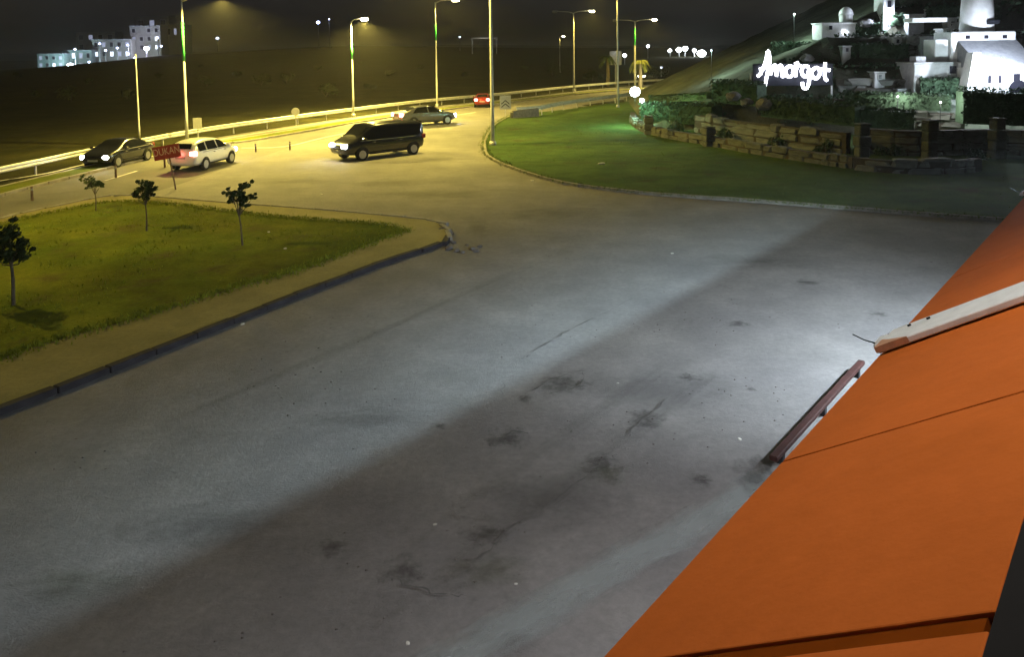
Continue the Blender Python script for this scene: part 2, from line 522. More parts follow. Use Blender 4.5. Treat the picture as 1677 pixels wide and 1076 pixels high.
# right lawn island
kr = [G(838, 190), G(812, 205), G(796, 228), G(795, 248), G(806, 262), G(850, 281), G(920, 301), G(1010, 314), G(1110, 323), G(1250, 333), G(1400, 345), G(1550, 357), G(1677, 366), G(1900, 385)]
lineR = smooth_line(kr, 6)
poly_r = [(p.x, p.y) for p in lineR] + [(70, 45), (80, 90), (40, 140)] + [(p.x, p.y) for p in (G(1040, 166), G(940, 179))]
isr = struct(MB().poly(poly_r, 0.11).build('garden_lawn', 'lawn_green'))
kerb_run(lineR, isr, KM, 1.0, 140)
grass('grass', poly_r, 12000, .11, 'short green grass blades covering the lawn below the stone walls', 'blade_green', ylim=85)

# ------------------------------------------------------------------ road wear: repaired patches, stains, cracks; painted light and shade
def stain_light_mat(name, col, cover=0.55, nscale=1.6, amax=.45):
    m = bpy.data.materials.new(name); m.use_nodes = True
    n = m.node_tree; b = n.nodes['Principled BSDF']
    b.inputs['Base Color'].default_value = (*col, 1)
    b.inputs['Roughness'].default_value = 0.8
    tc = n.nodes.new('ShaderNodeTexCoord')
    ln = n.nodes.new('ShaderNodeVectorMath'); ln.operation = 'LENGTH'
    n.links.new(tc.outputs['Object'], ln.inputs[0])
    oi = n.nodes.new('ShaderNodeObjectInfo')
    ad = n.nodes.new('ShaderNodeVectorMath'); ad.operation = 'ADD'
    n.links.new(tc.outputs['Object'], ad.inputs[0]); n.links.new(oi.outputs['Location'], ad.inputs[1])
    nz = n.nodes.new('ShaderNodeTexNoise'); nz.inputs['Scale'].default_value = nscale
    nz.inputs['Detail'].default_value = 7; nz.inputs['Roughness'].default_value = 0.7
    n.links.new(ad.outputs[0], nz.inputs['Vector'])
    mu = n.nodes.new('ShaderNodeMath'); mu.operation = 'MULTIPLY_ADD'
    mu.inputs[1].default_value = 2.6; mu.inputs[2].default_value = cover - 1.0
    n.links.new(nz.outputs['Fac'], mu.inputs[0])
    sb = n.nodes.new('ShaderNodeMath'); sb.operation = 'SUBTRACT'
    n.links.new(mu.outputs[0], sb.inputs[0]); n.links.new(ln.outputs['Value'], sb.inputs[1])
    mr = n.nodes.new('ShaderNodeMapRange'); mr.inputs['From Min'].default_value = 0.0; mr.inputs['From Max'].default_value = 0.8
    mr.inputs['To Max'].default_value = amax
    n.links.new(sb.outputs[0], mr.inputs['Value'])
    n.links.new(mr.outputs['Result'], b.inputs['Alpha'])
    MATS[name] = m
stain_light_mat('stain_dark', (0.05, 0.048, 0.045))  # dark tone for road stains and for painted shade by the beam
stain_light_mat('stain_green', (0.09, 0.095, 0.05), .5, 1.2, .35)
stain_light_mat('stain_soft', (0.09, 0.088, 0.085), 0.6, 0.9, .28)
stain_light_mat('stain_track', (0.1, 0.098, 0.095), 0.6, 0.9, .13)
stain_light_mat('stain_pale', (0.34, 0.37, 0.365), 0.75, 1.3, .5)  # pale tone of the painted light band
disc = MB().poly([(math.cos(2*PI*k/28), math.sin(2*PI*k/28), 0) for k in range(28)])
DISC = {k: disc.mesh('stain') for k in ('stain_dark', 'stain_green', 'stain_soft', 'stain_pale', 'stain_track')}
zc = [0.022]
def stain_or_lighting(cx, cy, rx, ry, k='stain_dark', ang=None):
    c = G(cx, cy)
    sx = (G(cx+rx, cy)-c).length; sy = (G(cx, cy-ry)-c).length
    zc[0] += 0.0004
    o = obj('road_stain', DISC[k], k, None, (c.x, c.y, zc[0]), (0, 0, math.radians(ang or 0)), (sx, sy, 1))
    return struct(o)
AX = Vector((0.6359, 0.7718, 0)); NX = Vector((-0.7718, 0.6359, 0))    # along and away from the shop front
for a in ((660, 938, 44, 30), (925, 630, 52, 20), (830, 720, 42, 22), (1130, 620, 22, 9), (545, 900, 30, 18), (1210, 532, 22, 7), (1320, 464, 26, 6),
          (985, 765, 36, 22), (1060, 690, 40, 20), (790, 880, 50, 18), (1440, 516, 18, 6), (860, 655, 16, 9), (720, 700, 16, 8), (1230, 640, 10, 5), (1150, 790, 26, 12)):
    stain_or_lighting(*a, 'stain_dark')
stain_or_lighting(800, 940, 90, 45, 'stain_green'); stain_or_lighting(990, 780, 60, 25, 'stain_green'); stain_or_lighting(120, 960, 120, 30, 'stain_green')
for a in ((785, 376, 34, 16), (830, 1045, 70, 40), (900, 820, 150, 50), (600, 690, 120, 24), (350, 860, 160, 40), (1080, 640, 140, 40), (720, 262, 60, 5), (640, 300, 90, 8), (480, 298, 80, 6), (905, 350, 90, 12), (700, 320, 110, 9), (1250, 430, 120, 14)):
    stain_or_lighting(*a, 'stain_soft')
def crack(pts, wdt=0.025):
    l = smooth_line([G(*p) for p in pts], 7)
    l = [p + Vector((random.uniform(-.035, .035), random.uniform(-.035, .035), 0)) for p in l]
    zc[0] += 0.0004
    m = MB(); a = []; b = []
    for i, p in enumerate(l):
        q = wdt*random.uniform(.05, .8)*(1 if random.random() < .75 else .05)
        d = (l[min(i+1, len(l)-1)]-l[max(i-1, 0)]).normalized()
        s_ = Vector((-d.y, d.x, 0))*q
        a.append(p+s_); b.append(p-s_)
    n = len(l)
    m.add([(p.x, p.y, zc[0]+.016) for p in a+b], [(i, i+1, n+i+1, n+i) for i in range(n-1)])
    struct(m.build('road_crack', 'patch'))
crack([(860, 590), (905, 560), (950, 535), (1035, 492)])
crack([(820, 655), (826, 630)], .02)
crack([(780, 925), (840, 870), (930, 810), (985, 760), (1045, 700), (1095, 655)], .03)
crack([(870, 645), (905, 625), (955, 612), (940, 640), (890, 650)], .03)
crack([(800, 735), (840, 712), (862, 716)], .03)
crack([(640, 955), (700, 975), (760, 985)], .02)
# soft band of light along the shop front, painted on as pale discs
def TN(t, n, z=0.0):
    v = AX*t + NX*n; v.z = z; return v
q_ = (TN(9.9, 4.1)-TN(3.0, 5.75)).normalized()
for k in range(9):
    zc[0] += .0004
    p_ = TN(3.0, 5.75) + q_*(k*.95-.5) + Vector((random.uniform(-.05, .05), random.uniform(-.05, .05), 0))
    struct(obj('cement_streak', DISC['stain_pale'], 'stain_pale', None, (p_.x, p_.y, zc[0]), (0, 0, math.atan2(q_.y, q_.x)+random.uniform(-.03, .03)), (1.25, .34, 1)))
# faint tyre tracks
for (t0, n0, L_, a) in ((9, 6.2, 4.5, 0), (10, 7.0, 4.5, .03), (15, 13.2, 5, .12), (9, 12.6, 5, .1)):
    zc[0] += .0004
    p_ = TN(t0, n0)
    struct(obj('tyre_track', DISC['stain_track'], 'stain_track', None, (p_.x, p_.y, zc[0]), (0, 0, math.atan2(AX.y, AX.x)+a), (L_, .22, 1)))

# ------------------------------------------------------------------ shop roof and orange awning
EN, EZ, UN, UZ = 1.23, 4.2, 0.235, 4.827           # lower edge, upper edge (offset, height)
aw = thing('awning', 'sloping orange panelled awning along the shop front in the foreground', 'awning', TN(0, 0), math.atan2(AX.y, AX.x))
def AL(t, n, z): return Vector((t, n, z))         # local frame of the awning: x along, y outwards
seams = [-1.4, 0.24, 1.80, 3.30, 4.87, 6.73, 8.35, 9.97, 11.59, 13.21, 14.83, 16.45]
ln = math.hypot(EN-UN, UZ-EZ)
sl_dir = Vector((0, (EN-UN)/ln, -(UZ-EZ)/ln)); sl_n = Vector((0, (UZ-EZ)/ln, (EN-UN)/ln))
for i in range(len(seams)-1):
    g0 = 0.034 if abs(seams[i]-1.80) < .01 else 0.007
    g1 = 0.034 if abs(seams[i+1]-1.80) < .01 else 0.007
    m = MB()
    A, B = seams[i]+g0, seams[i+1]-g1
    vs = []
    for dz in (-.03, 0):
        for (t, s) in ((A, 0), (B, 0), (B, ln), (A, ln)):
            v = Vector((t, UN, UZ)) + sl_dir*s + sl_n*dz; vs.append(v)
    m.add(vs, [(3,2,1,0),(4,5,6,7),(0,1,5,4),(1,2,6,5),(2,3,7,6),(3,0,4,7)])
    o = m.build('panel', 'orange', aw)
    bv = o.modifiers.new('b', 'BEVEL'); bv.width = .006; bv.segments = 2
m = MB(); vs = []
for dz in (-.028, -.009):
    for (t, s) in ((-1.4, 0.02), (16.4, 0.02), (16.4, ln-.01), (-1.4, ln-.01)):
        vs.append(Vector((t, UN, UZ)) + sl_dir*s + sl_n*dz)
m.add(vs, [(3,2,1,0),(4,5,6,7),(0,1,5,4),(1,2,6,5),(2,3,7,6),(3,0,4,7)])
m.build('backing_sheet', 'orange_dark', aw)
m = MB().bevbox(-1.4, 16.45, EN-.05, EN+.004, EZ-.22, EZ-.045, .006)
m.build('edge_trim', 'orange_dark', aw)
rf = struct(MB().box(-8, 18, -9, UN-.004, UZ-.35, UZ+.012).build('shop_roof', 'bitumen'))
rf.rotation_euler = (0, 0, math.atan2(AX.y, AX.x))
wl = tag(MB().box(-8, 18, -8.9, -1.2, -.1, UZ-.36).build('shop_wall', 'plaster_grey'), 'grey shop wall under the dark flat roof', 'wall')
wl.rotation_euler = (0, 0, math.atan2(AX.y, AX.x))
# white steel profiles lying across the awning
def bracket(t, n0, label):
    b = thing('awning_bracket', label, 'bracket', TN(0, 0), math.atan2(AX.y, AX.x), 'white steel profiles across the awning')
    rot = Matrix(((1,0,0), (0, sl_dir.y, sl_n.y), (0, sl_dir.z, sl_n.z)))
    mt = Matrix.Translation(Vector((t, UN, UZ))) @ rot.to_4x4()
    s0, s1 = .03, ln + n0
    MB().bevbox(-.19, .19, s0, s1-.06, .012, .05, .006, mt).build('profile', 'white_paint', b)
    MB().add([mt @ Vector(q) for q in ((-.193, s1-.26, .02), (-.193, s1-.055, .02), (-.02, s1-.055, .0525), (-.09, s1-.12, .0525), (-.193, s1-.26, .0525), (-.193, s1-.055, .0525))],
             [(0, 1, 5, 4), (2, 3, 4, 5)]).build('chipped_end', 'chipped', b)
    MB().bevbox(.0, .16, s1-.058, s1+.03, .0, .045, .02, mt).build('clamp', 'white_paint', b)
    for s_ in (s1-.2, s1-.32):
        MB().tube([mt @ Vector((.1, s_, .045)), mt @ Vector((.1, s_, .06))], .012, 6).build('bolt', 'black', b)
    m = MB().tube([mt @ Vector((-.05, s1-.02, .05)), mt @ Vector((-.07, s1+.02, .09)), mt @ Vector((-.10, s1+.03, .12)), mt @ Vector((-.11, s1+.05, .15))], .004, 5)
    m.build('wire', 'black', b)
bracket(4.98, 0.05, 'white steel profile with a chipped end lying across the orange awning')
bracket(11.1, 0.04, 'farther white steel profile across the awning at the right picture edge')
# long red beam on the pavement below the awning
b0, b1 = G(1266, 752, .2), G(1411, 593, .2)
dv = (b1-b0); L = dv.length
bm_ = thing('bench_rail', 'long dark red beam standing on the pavement beside the awning edge', 'beam', (b0.x, b0.y, .02), math.atan2(dv.y, dv.x))
MB().bevbox(0, L, -.06, .06, .14, .22, .012).build('beam', 'red_beam', bm_)
for t in (.3, L/2, L-.3):
    MB().box(t-.05, t+.05, -.045, .045, 0, .139).build('support', 'black', bm_)
stain_or_lighting(1235, 790, 40, 34, 'stain_dark'); stain_or_lighting(1255, 770, 26, 22, 'stain_dark')  # shade at the beam's near end, painted as dark discs
# lamps of the shop, with an added one over the awning
def shop_lamp(loc, energy, label, target, cone, color=(.90, .92, 1.0), radius=.12, mast=None, added_visor=None):
    r = thing('flood_lamp', label, 'lamp', loc)
    d = (Vector(target)-Vector(loc)).normalized()
    q = d.to_track_quat('-Z', 'Y').to_matrix().to_4x4()
    MB().bevbox(-.16, .16, -.11, .11, .035, .11, .01, q).build('housing', 'black', r)
    MB().box(-.14, .14, -.09, .09, .028, .034, q).build('lens', 'lamp_cool', r)
    MB().tube([q @ Vector((0, 0, .1)), q @ Vector((0, 0, .1)) + Vector((0, 0, .2))], .015, 6).build('stem', 'black', r)
    if added_visor:       # added unseen plates, shaped to keep the beam low
        c_ = Vector((NX.x, NX.y, 0)); t_ = Vector((AX.x, AX.y, 0)); z1 = -.32*added_visor
        vs = [c_*.32+t_*a+Vector((0,0,z)) for a in (-.6, .6) for z in (z1, .22)]
        hv = MB().add(vs + [v+c_*.01 for v in vs], [(0,1,3,2),(4,6,7,5),(0,2,6,4),(1,5,7,3),(0,4,5,1),(2,3,7,6)]).build('visor', 'black', r)
        vs = [t_*a+c_*b_+Vector((0,0,.22)) for a in (-.6, .6) for b_ in (-.1, .33)]
        MB().add(vs + [v+Vector((0,0,.01)) for v in vs], [(0,1,3,2),(4,6,7,5),(0,2,6,4),(1,5,7,3),(0,4,5,1),(2,3,7,6)]).build('hood', 'black', r)
    if mast: MB().tube([Vector(p)-Vector(loc) for p in mast], .03, 8).build('mast', 'steel', r)
    l = light('lamp_light', 'SPOT', (0, 0, 0), energy, color, r, radius, None, cone, .7)
    l.rotation_euler = d.to_track_quat('-Z', 'Y').to_euler()
    l.location = d*0.03
shop_lamp(TN(15.5, .9, 3.85), 5200, 'white lamp under the far part of the awning', TN(16.3, 4.6, 0), 125, (.74, .88, 1.0))
shop_lamp(TN(8.0, .9, 3.85), 780, 'white lamp under the middle part of the awning', TN(8.0, 7.5, 0), 165)
shop_lamp(TN(1.5, .9, 3.85), 430, 'white lamp under the near part of the awning', TN(1.0, 7.0, 0), 165)
shop_lamp(TN(14.5, -1.3, 5.69), 10500, 'roof floodlight aimed over the awning at the road', TN(14.0, 10.0, 0), 140, (.62, .86, 1.0), .028, [TN(14.5, -1.45, 4.84), TN(14.5, -1.45, 5.75), TN(14.5, -1.35, 5.75)], .40)
shop_lamp(TN(4.0, .9, 8.4), 470, 'gooseneck lamp hanging above the orange awning', TN(4.0, 1.1, 4.3), 150, (1.0, .93, .82), .15, [TN(4.0, -.5, 4.84), TN(4.0, -.5, 8.4), TN(4.0, -.2, 8.7), TN(4.0, .6, 8.75), TN(4.0, .88, 8.55)])  # lamp added to brighten the awning, its real source unknown

# ------------------------------------------------------------------ street lamps
SOD = (1.0, 0.77, 0.15)
def street_lamp(base, H, label, arms, lit=True, energy=2500, rad=0.11, green=None, color=SOD, group='street lamps along the highway', lean=(0, 0), headmat='lamp_warm'):
    base = Vector((base.x, base.y, 0.0))
    r = thing('street_lamp', label, 'street lamp', base, 0, group)
    top = Vector((lean[0], lean[1], H))
    MB().tube([(0,0,0), (0,0,.35)], [rad*1.7, rad*1.6], 10).build('base', 'steel', r, True)
    pts = [Vector((0,0,.3)).lerp(top, k/6) for k in range(7)]
    MB().tube(pts, [rad*(1-.45*k/6) for k in range(7)], 10).build('pole', 'pole_paint', r, True)
    if green:
        a, b = top*(green[0]/H), top*(green[1]/H)
        MB().tube([a, b], rad*.86, 10).build('green_band', 'green_paint', r, True)
    for (dx, dy, on) in arms:
        e = top + Vector((dx, dy, .25))
        MB().tube([top + Vector((0,0,-.1)), top + Vector((dx*.3, dy*.3, .14)), e], [rad*.5, rad*.4, rad*.35], 8).build('arm', 'pole_paint', r, True)
        d = Vector((dx, dy, 0)).normalized()
        rot = Matrix.Rotation(math.atan2(d.y, d.x), 4, 'Z'); rot.translation = e
        hd = MB().bevbox(-.1, .75, -.16, .16, -.02, .13, .04, rot).build('lamp_head', 'steel', r)
        MB().bevbox(.02, .74, -.17, .17, -.24, -.022, .08, rot).build('lamp_glass', headmat if on else 'lamp_off', hd)
        if on and energy:
            light('lamp_light', 'SPOT', rot @ Vector((.36, 0, -.3)), energy, color, r, .12, rot @ Vector((.36, 0, -3)), 164, .5)
    return r
def hgt(base, py_top):       # height of a post whose top shows on that row of the survey
    return P(proj(base)[0], py_top, base.y).z
b = G(307, 238); street_lamp(b, 9.6, 'tall street lamp behind the white car', [(2.6, -.7, True)], energy=25000, green=(5.6, 8.2))
b = G(579, 192); street_lamp(b, hgt(b, 34), 'lit street lamp behind the black van, its glowing head in full view', [(1.0, -.4, True)], energy=52000, green=(5.4, 7.0))
b = G(716, 175); street_lamp(b, hgt(b, 3), 'street lamp beyond the barrier right above the dark sedan', [(1.9, -.6, True)], energy=6500, green=(7.2, 8.9))
b = G(807, 240); street_lamp(b, 11.2, 'near grey street lamp on the tip of the green lawn', [(-3.4, -.6, True)], energy=14000, rad=.13)
b = G(1012, 177); street_lamp(b, 11.5, 'slender street lamp standing at the near crash barrier before the palms', [(-1.6, .6, True)], energy=4500, rad=.12)
b = G(940, 150); street_lamp(b, hgt(b, 20), 'double armed street lamp left of the palms, one head lit', [(2.2, -.6, True), (-2.2, .6, False)], energy=9000, rad=.16)
b = G(1040, 146); street_lamp(b, hgt(b, 34), 'farthest double armed street lamp behind the bright palm', [(2.4, -.6, True), (-2.4, .6, False)], energy=7000, rad=.16, green=(6.5, 9.0))
b = G(-190, 405); street_lamp(b, 9.5, 'street lamp on the kerb beyond the left picture edge', [(1.4, -1.0, True)], energy=3600)
b = G(229, 240); street_lamp(b, hgt(b, 88), 'short dim unlit post beside the red sign, thinner than the lamps', [], energy=0, rad=.07, group=None)
bb = P(917, 110, 210); b = Vector((bb.x, bb.y, 0)); street_lamp(b, hgt(b, 60), 'small far lamp on a short post beyond the barrier', [(.6, 0, True)], energy=600, rad=.15, group=None)

# ------------------------------------------------------------------ crash barriers
def barrier(line, label, step, hgt_=0.78, face=1, m='galvanised', z0=0.0, back=True):
    r = thing('crash_barrier', label, 'crash barrier', tuple(line[0]))
    o = line[0]
    prof = [(0, .48), (.05, .53), (.05, .58), (.0, .62), (.0, .66), (.05, .70), (.05, .75), (0, .80)]
    ptm = MB().box(-.05, .05, -.035, .035, 0, .72).mesh('post'); ptm.materials.append(MATS['steel'])
    pts = along(line, step)
    for k in range(len(pts)-1):                       # every rail length and post is its own piece
        p, q = pts[k][0]-o, pts[k+1][0]-o
        d = (q-p).normalized(); s_ = Vector((-d.y, d.x, 0))*face
        p2 = q - d*.02
        vs = [p + s_*a + Vector((0,0,h*hgt_/.78+z0)) for a, h in prof] + [p2 + s_*a + Vector((0,0,h*hgt_/.78+z0)) for a, h in prof]
        m_ = MB().add(vs, [(i, i+1, 8+i+1, 8+i) for i in range(7)])
        ro = m_.build('rail', m, r)
        sm = ro.modifiers.new('s', 'SOLIDIFY'); sm.thickness = .012
        obj('post', ptm, None, r, p - s_*.06, (0, 0, math.atan2(d.y, d.x)))
    return r
vr = [p for p in rail if p.y < 330]
barrier(vr, 'long pale crash barrier along the far side of the highway', 4.0, face=-1)
nb = smooth_line([G(846, 193), G(880, 191), G(920, 182), G(985, 172), G(1040, 164), G(1112, 153)], 12)
barrier(nb, 'darker near crash barrier on posts curving behind the lawn', 3.0, face=1, m='galvanised', hgt_=.95)
e0 = G(838, 195); e1 = G(880, 192)
cb = thing('concrete_block', 'dark low end block where the near crash barrier starts', 'block', (e0.x, e0.y, 0), math.atan2((e1-e0).y, (e1-e0).x))
MB().add([(0,-.3,0),(2.8,-.3,0),(2.8,.3,0),(0,.3,0),(.1,-.12,.75),(2.8,-.12,.85),(2.8,.12,.85),(.1,.12,.75)], [(3,2,1,0),(4,5,6,7),(0,1,5,4),(1,2,6,5),(2,3,7,6),(3,0,4,7)]).build('block', 'rubble', cb)
MB().box(-.012, -.002, -.2, .2, .1, .6).build('face_plate', 'black', cb)

# ------------------------------------------------------------------ signs and marker posts
def text_mesh(txt, size, depth=.004):
    cu = bpy.data.curves.new('lettering', 'FONT'); cu.body = txt; cu.size = size; cu.extrude = depth; cu.align_x = 'CENTER'; cu.align_y = 'CENTER'
    o = bpy.data.objects.new('lettering', cu); C.objects.link(o)
    me = bpy.data.meshes.new_from_object(o.evaluated_get(bpy.context.evaluated_depsgraph_get()))
    bpy.data.objects.remove(o); return me
b = G(288, 311)
sg = thing('red_sign', 'red sign board with pale lettering on a slanting dark post', 'sign', (b.x, b.y, 0), math.radians(6))
MB().tube([(0,0,0), (-.16,0,1.15), (-.30,0,2.0)], .035, 8).build('post', 'rust_steel', sg)
pl = MB().bevbox(-.58, .58, -.02, .02, -.30, .30, .008).build('board', 'sign_red', sg)
pl.location = (-.3, -.06, 1.72); pl.rotation_euler = (0, math.radians(-9), 0)
lt = obj('lettering', text_mesh('DUKAN', .40), 'sign_letter', pl, (0, -.027, .03), (PI/2, 0, 0))
lt.scale = (.82, 1.1, 1)
def small_sign(px, py, H, label, shape, group=None):
    b = G(px, py)
    r = thing('road_sign', label, 'sign', (b.x, b.y, 0), 0, group)
    MB().tube([(0,0,0), (0,0,H)], .04, 8).build('post', 'steel', r)
    if shape == 'round':
        MB().tube([(0,-.05,H-.1), (0,-.08,H-.1)], .34, 18).build('disc', 'sign_white', r)
    elif shape == 'plate':
        MB().bevbox(-.3, .3, -.07, -.045, H-.75, H, .008).build('plate', 'sign_white', r)
    elif shape == 'chevron':
        MB().bevbox(-.5, .5, -.07, -.045, H-1.25, H, .008).build('plate', 'sign_white', r)
        for z in (H-1.0, H-.7):
            MB().add([(-.36,-.074,z-.12),(0,-.074,z+.18),(.36,-.074,z-.12),(.36,-.074,z-.02),(0,-.074,z+.28),(-.36,-.074,z-.02)], [(0,1,4,5),(1,2,3,4)]).build('chevron', 'black', r)
    return r
small_sign(485, 205, 1.25, 'small round sign at the barrier left of the black van', 'round')
small_sign(325, 233, 1.7, 'small pale plate on a post at the barrier above the white car', 'plate')
small_sign(828, 192, 2.0, 'white plate with dark chevrons at the start of the near barrier', 'chevron')
for (px, py, h, lab) in ((475, 246, .55, 'short dark marker post left of the black van'), (419, 249, .5, 'short dark marker post just right of the white car'),
                         (270, 275, .7, 'pale marker post under the red sign, left of its post'), (53, 329, .6, 'low marker post on the road edge at the far left'), (190, 291, .6, 'low marker post on the road left of the red sign')):
    b = G(px, py)
    r = thing('marker_post', lab, 'marker post', (b.x, b.y, .02))
    MB().tube([(0,0,0), (0,0,h)], [.06, .045], 8).build('post', 'rust_steel', r)
    MB().tube([(0,0,h*.7), (0,0,h*.86)], .062, 8).build('reflector', 'sign_white', r)

# ------------------------------------------------------------------ vehicles
def ring(x, zb, zs, zt, ws, wt):
    wb = ws*.94
    h = [(wb*.8, zb), (wb, zb+.08), (ws, zb+(zs-zb)*.5), (ws*.985, zs), (wt+(ws-wt)*.12, zt-(zt-zs)*.14), (wt*.9, zt-.012), (wt*.45, zt+.008)]
    return [Vector((x, y, z)) for y, z in h] + [Vector((x, -y, z)) for y, z in h[::-1]]
def interp(st, x):
    for a, b in zip(st[:-1], st[1:]):
        if a[0] <= x <= b[0]:
            t = (x-a[0])/(b[0]-a[0]); return [p+(q-p)*t for p, q in zip(a, b)]
    return list(st[-1])
def vehicle(name, label, cat, st, mname, wheels, wr, wins, front, rear, loc, rz, lights_on='both', glow=1.0, head=None, tail=None, scale=1.0):
    r = thing(name, label, cat, loc, rz)
    r.scale = (scale,)*3
    m = MB(); n = 14
    for s_ in st: m.v += [tuple(p) for p in ring(*s_)]
    for i in range(len(st)-1):
        for k in range(n): m.f.append((i*n+k, i*n+(k+1) % n, (i+1)*n+(k+1) % n, (i+1)*n+k))
    m.f += [tuple(range(n)), tuple(range((len(st)-1)*n, len(st)*n))]
    body = m.build('body', mname, r, True)
    ss = body.modifiers.new('s', 'SUBSURF'); ss.levels = 1; ss.render_levels = 2
    def sidept(x, f, sgn, off=.014):
        x_, zb, zs, zt, ws, wt = interp(st, x)
        y0, z0 = ws*.985, zs; y1, z1 = wt+(ws-wt)*.12, zt-(zt-zs)*.14
        return Vector((x, sgn*(y0+(y1-y0)*f+off), z0+(z1-z0)*f))
    for (xa, xb, xc, xd, f0, f1) in wins:      # bottom rear, bottom front, top front, top rear
        for sg_ in (1, -1):
            mm = MB(); N = 5; vs = []
            for k in range(N+1):
                t = k/N
                vs.append(sidept(xa+(xb-xa)*t, f0, sg_)); vs.append(sidept(xd+(xc-xd)*t, f1, sg_))
            mm.add(vs, [(2*k, 2*k+2, 2*k+3, 2*k+1) for k in range(N)])
            mm.build('side_window', 'glass', r)
    for nm, (x0, x1) in (('windscreen', front), ('rear_window', rear)):
        if x0 is None: continue
        mm = MB(); N = 4; vs = []
        for k in range(N+1):
            x = x0+(x1-x0)*k/N
            _, zb, zs, zt, ws, wt = interp(st, x)
            off = .022
            vs += [Vector((x + (off if nm == 'windscreen' else -off), s_*wt*.82, zt+off*.5)) for s_ in (-1, -.5, 0, .5, 1)]
        mm.add(vs, [(k*5+j, k*5+j+1, (k+1)*5+j+1, (k+1)*5+j) for k in range(N) for j in range(4)])
        mm.build(nm, 'glass', r)
    for x in wheels:
        for sg_ in (1, -1):
            _, zb, zs, zt, ws, wt = interp(st, x)
            ym = ws-.07
            wo_ = MB().tube([(x, sg_*(ym-.11), wr), (x, sg_*(ym+.085), wr)], wr, 20).build('wheel', 'rubber', r, False)
            MB().tube([(x, sg_*(ym+.06), wr), (x, sg_*(ym+.092), wr)], wr*.66, 14).build('rim', 'rim', wo_)
            arch = MB(); vs = []
            for k in range(13):
                a = PI*k/12
                for rr in (wr*1.02, wr*1.2):
                    vs.append((x+math.cos(a)*rr, sg_*(ws+.006 if True else 0), wr+math.sin(a)*rr))
            arch.add(vs, [(2*k, 2*k+2, 2*k+3, 2*k+1) for k in range(12)])
            arch.build('wheel_arch', 'black', r)
    L0, L1 = st[0][0], st[-1][0]
    hx, hz, hy = head; tx, tz, ty = tail
    for sg_ in (1, -1):
        MB().bevbox(hx-.22, hx+.07, sg_*hy-.20, sg_*hy+.20, hz-.11, hz+.11, .06).build('headlight', 'head_glow' if lights_on in ('both', 'head') else 'glass', r)
        MB().bevbox(tx-.06, tx+.18, sg_*ty-.16, sg_*ty+.19, tz-.11, tz+.13, .04).build('tail_light', 'tail_glow' if lights_on in ('both', 'tail') else 'sign_red', r)
        xm = front[0]-.05 if front[0] > front[1] else front[1]-.05
        _, zb, zs, zt, ws, wt = interp(st, max(front)-.25)
        MB().bevbox(max(front)-.35, max(front)-.15, sg_*(ws+.1)-.1, sg_*(ws+.1)+.1, zs+.02, zs+.17, .03).build('mirror', mname, r)
    _, zb, zs, zt, ws, wt = interp(st, 0)
    for sg_ in (1, -1):
        MB().box(wheels[0]-.2, wheels[1]+.1, sg_*(ws+.002)-.006, sg_*(ws+.002)+.006, zs-.02, zs+.012).build('belt_trim', 'chrome', r)
        MB().box(wheels[0]+wr*1.3, wheels[1]-wr*1.3, sg_*(ws+.004)-.006, sg_*(ws+.004)+.006, zb+.05, zb+.12).build('sill_trim', 'black', r)
        for xx in (wheels[0]+wr+.45, wheels[1]-wr-.5):
            MB().box(xx, xx+.16, sg_*(ws+.012)-.012, sg_*(ws+.012)+.012, zs-.12, zs-.085).build('door_handle', 'chrome', r)
    MB().bevbox(L1-.03, L1+.02, -.28, .28, st[-1][1]+.02, st[-1][1]+.13, .01).build('number_plate', 'sign_white', r)
    MB().bevbox(L0-.02, L0+.03, -.28, .28, st[0][2]-.22, st[0][2]-.11, .01).build('number_plate', 'sign_white', r)
    MB().bevbox(L1-.02, L1+.012, -.42, .42, st[-1][2]-.06, st[-1][2]+.01, .01).build('grille', 'black', r)
    if lights_on in ('both', 'head') and glow:
        for sg_ in (1, -1):
            l = light('headlight_beam', 'SPOT', (L1+.12, sg_*hy, hz), 60*glow, (.92, .96, 1.0), r, .06, None, 80, .8)
            l.rotation_euler = Vector((1, 0, -.10)).to_track_quat('-Z', 'Y').to_euler()
    if lights_on in ('both', 'tail') and glow:
        l = light('tail_light_glow', 'POINT', (L0-.2, 0, tz), 9*glow, (1, .1, .08), r, .1)
    return r
SEDAN = [(-2.25,.45,.80,.88,.70,.60), (-2.15,.28,.88,.98,.84,.70), (-1.72,.22,.92,1.04,.88,.70), (-1.05,.20,.93,1.36,.89,.60), (-.3,.20,.92,1.43,.90,.58), (.3,.20,.90,1.41,.90,.58),
         (1.1,.20,.89,.98,.89,.72), (1.7,.22,.82,.88,.87,.70), (2.1,.28,.72,.78,.80,.62), (2.25,.40,.62,.68,.66,.5)]
SUV = [(-2.2,.48,.92,1.02,.76,.64), (-2.12,.32,1.0,1.18,.86,.70), (-1.85,.26,1.02,1.50,.89,.64), (-1.0,.25,1.02,1.62,.91,.63), (.2,.25,1.0,1.60,.91,.62), (.45,.25,1.0,1.52,.91,.64),
       (1.15,.25,.99,1.10,.90,.74), (1.75,.28,.90,.97,.88,.72), (2.08,.34,.78,.84,.80,.64), (2.2,.46,.68,.74,.68,.5)]
VAN = [(-2.58,.42,1.02,1.72,.88,.78), (-2.5,.30,1.06,1.86,.94,.82), (-1.0,.26,1.06,1.93,.96,.83), (.6,.26,1.06,1.92,.96,.83), (.95,.26,1.06,1.86,.96,.82),
       (1.82,.26,1.05,1.18,.95,.8), (2.28,.30,.95,1.02,.92,.76), (2.5,.36,.80,.86,.84,.66), (2.58,.46,.7,.75,.72,.56)]
def put(rear_px, front_px):
    a, b = G(*rear_px), G(*front_px)
    c = (a+b)/2
    return (c.x, c.y, .02), math.atan2((b-a).y, (b-a).x)
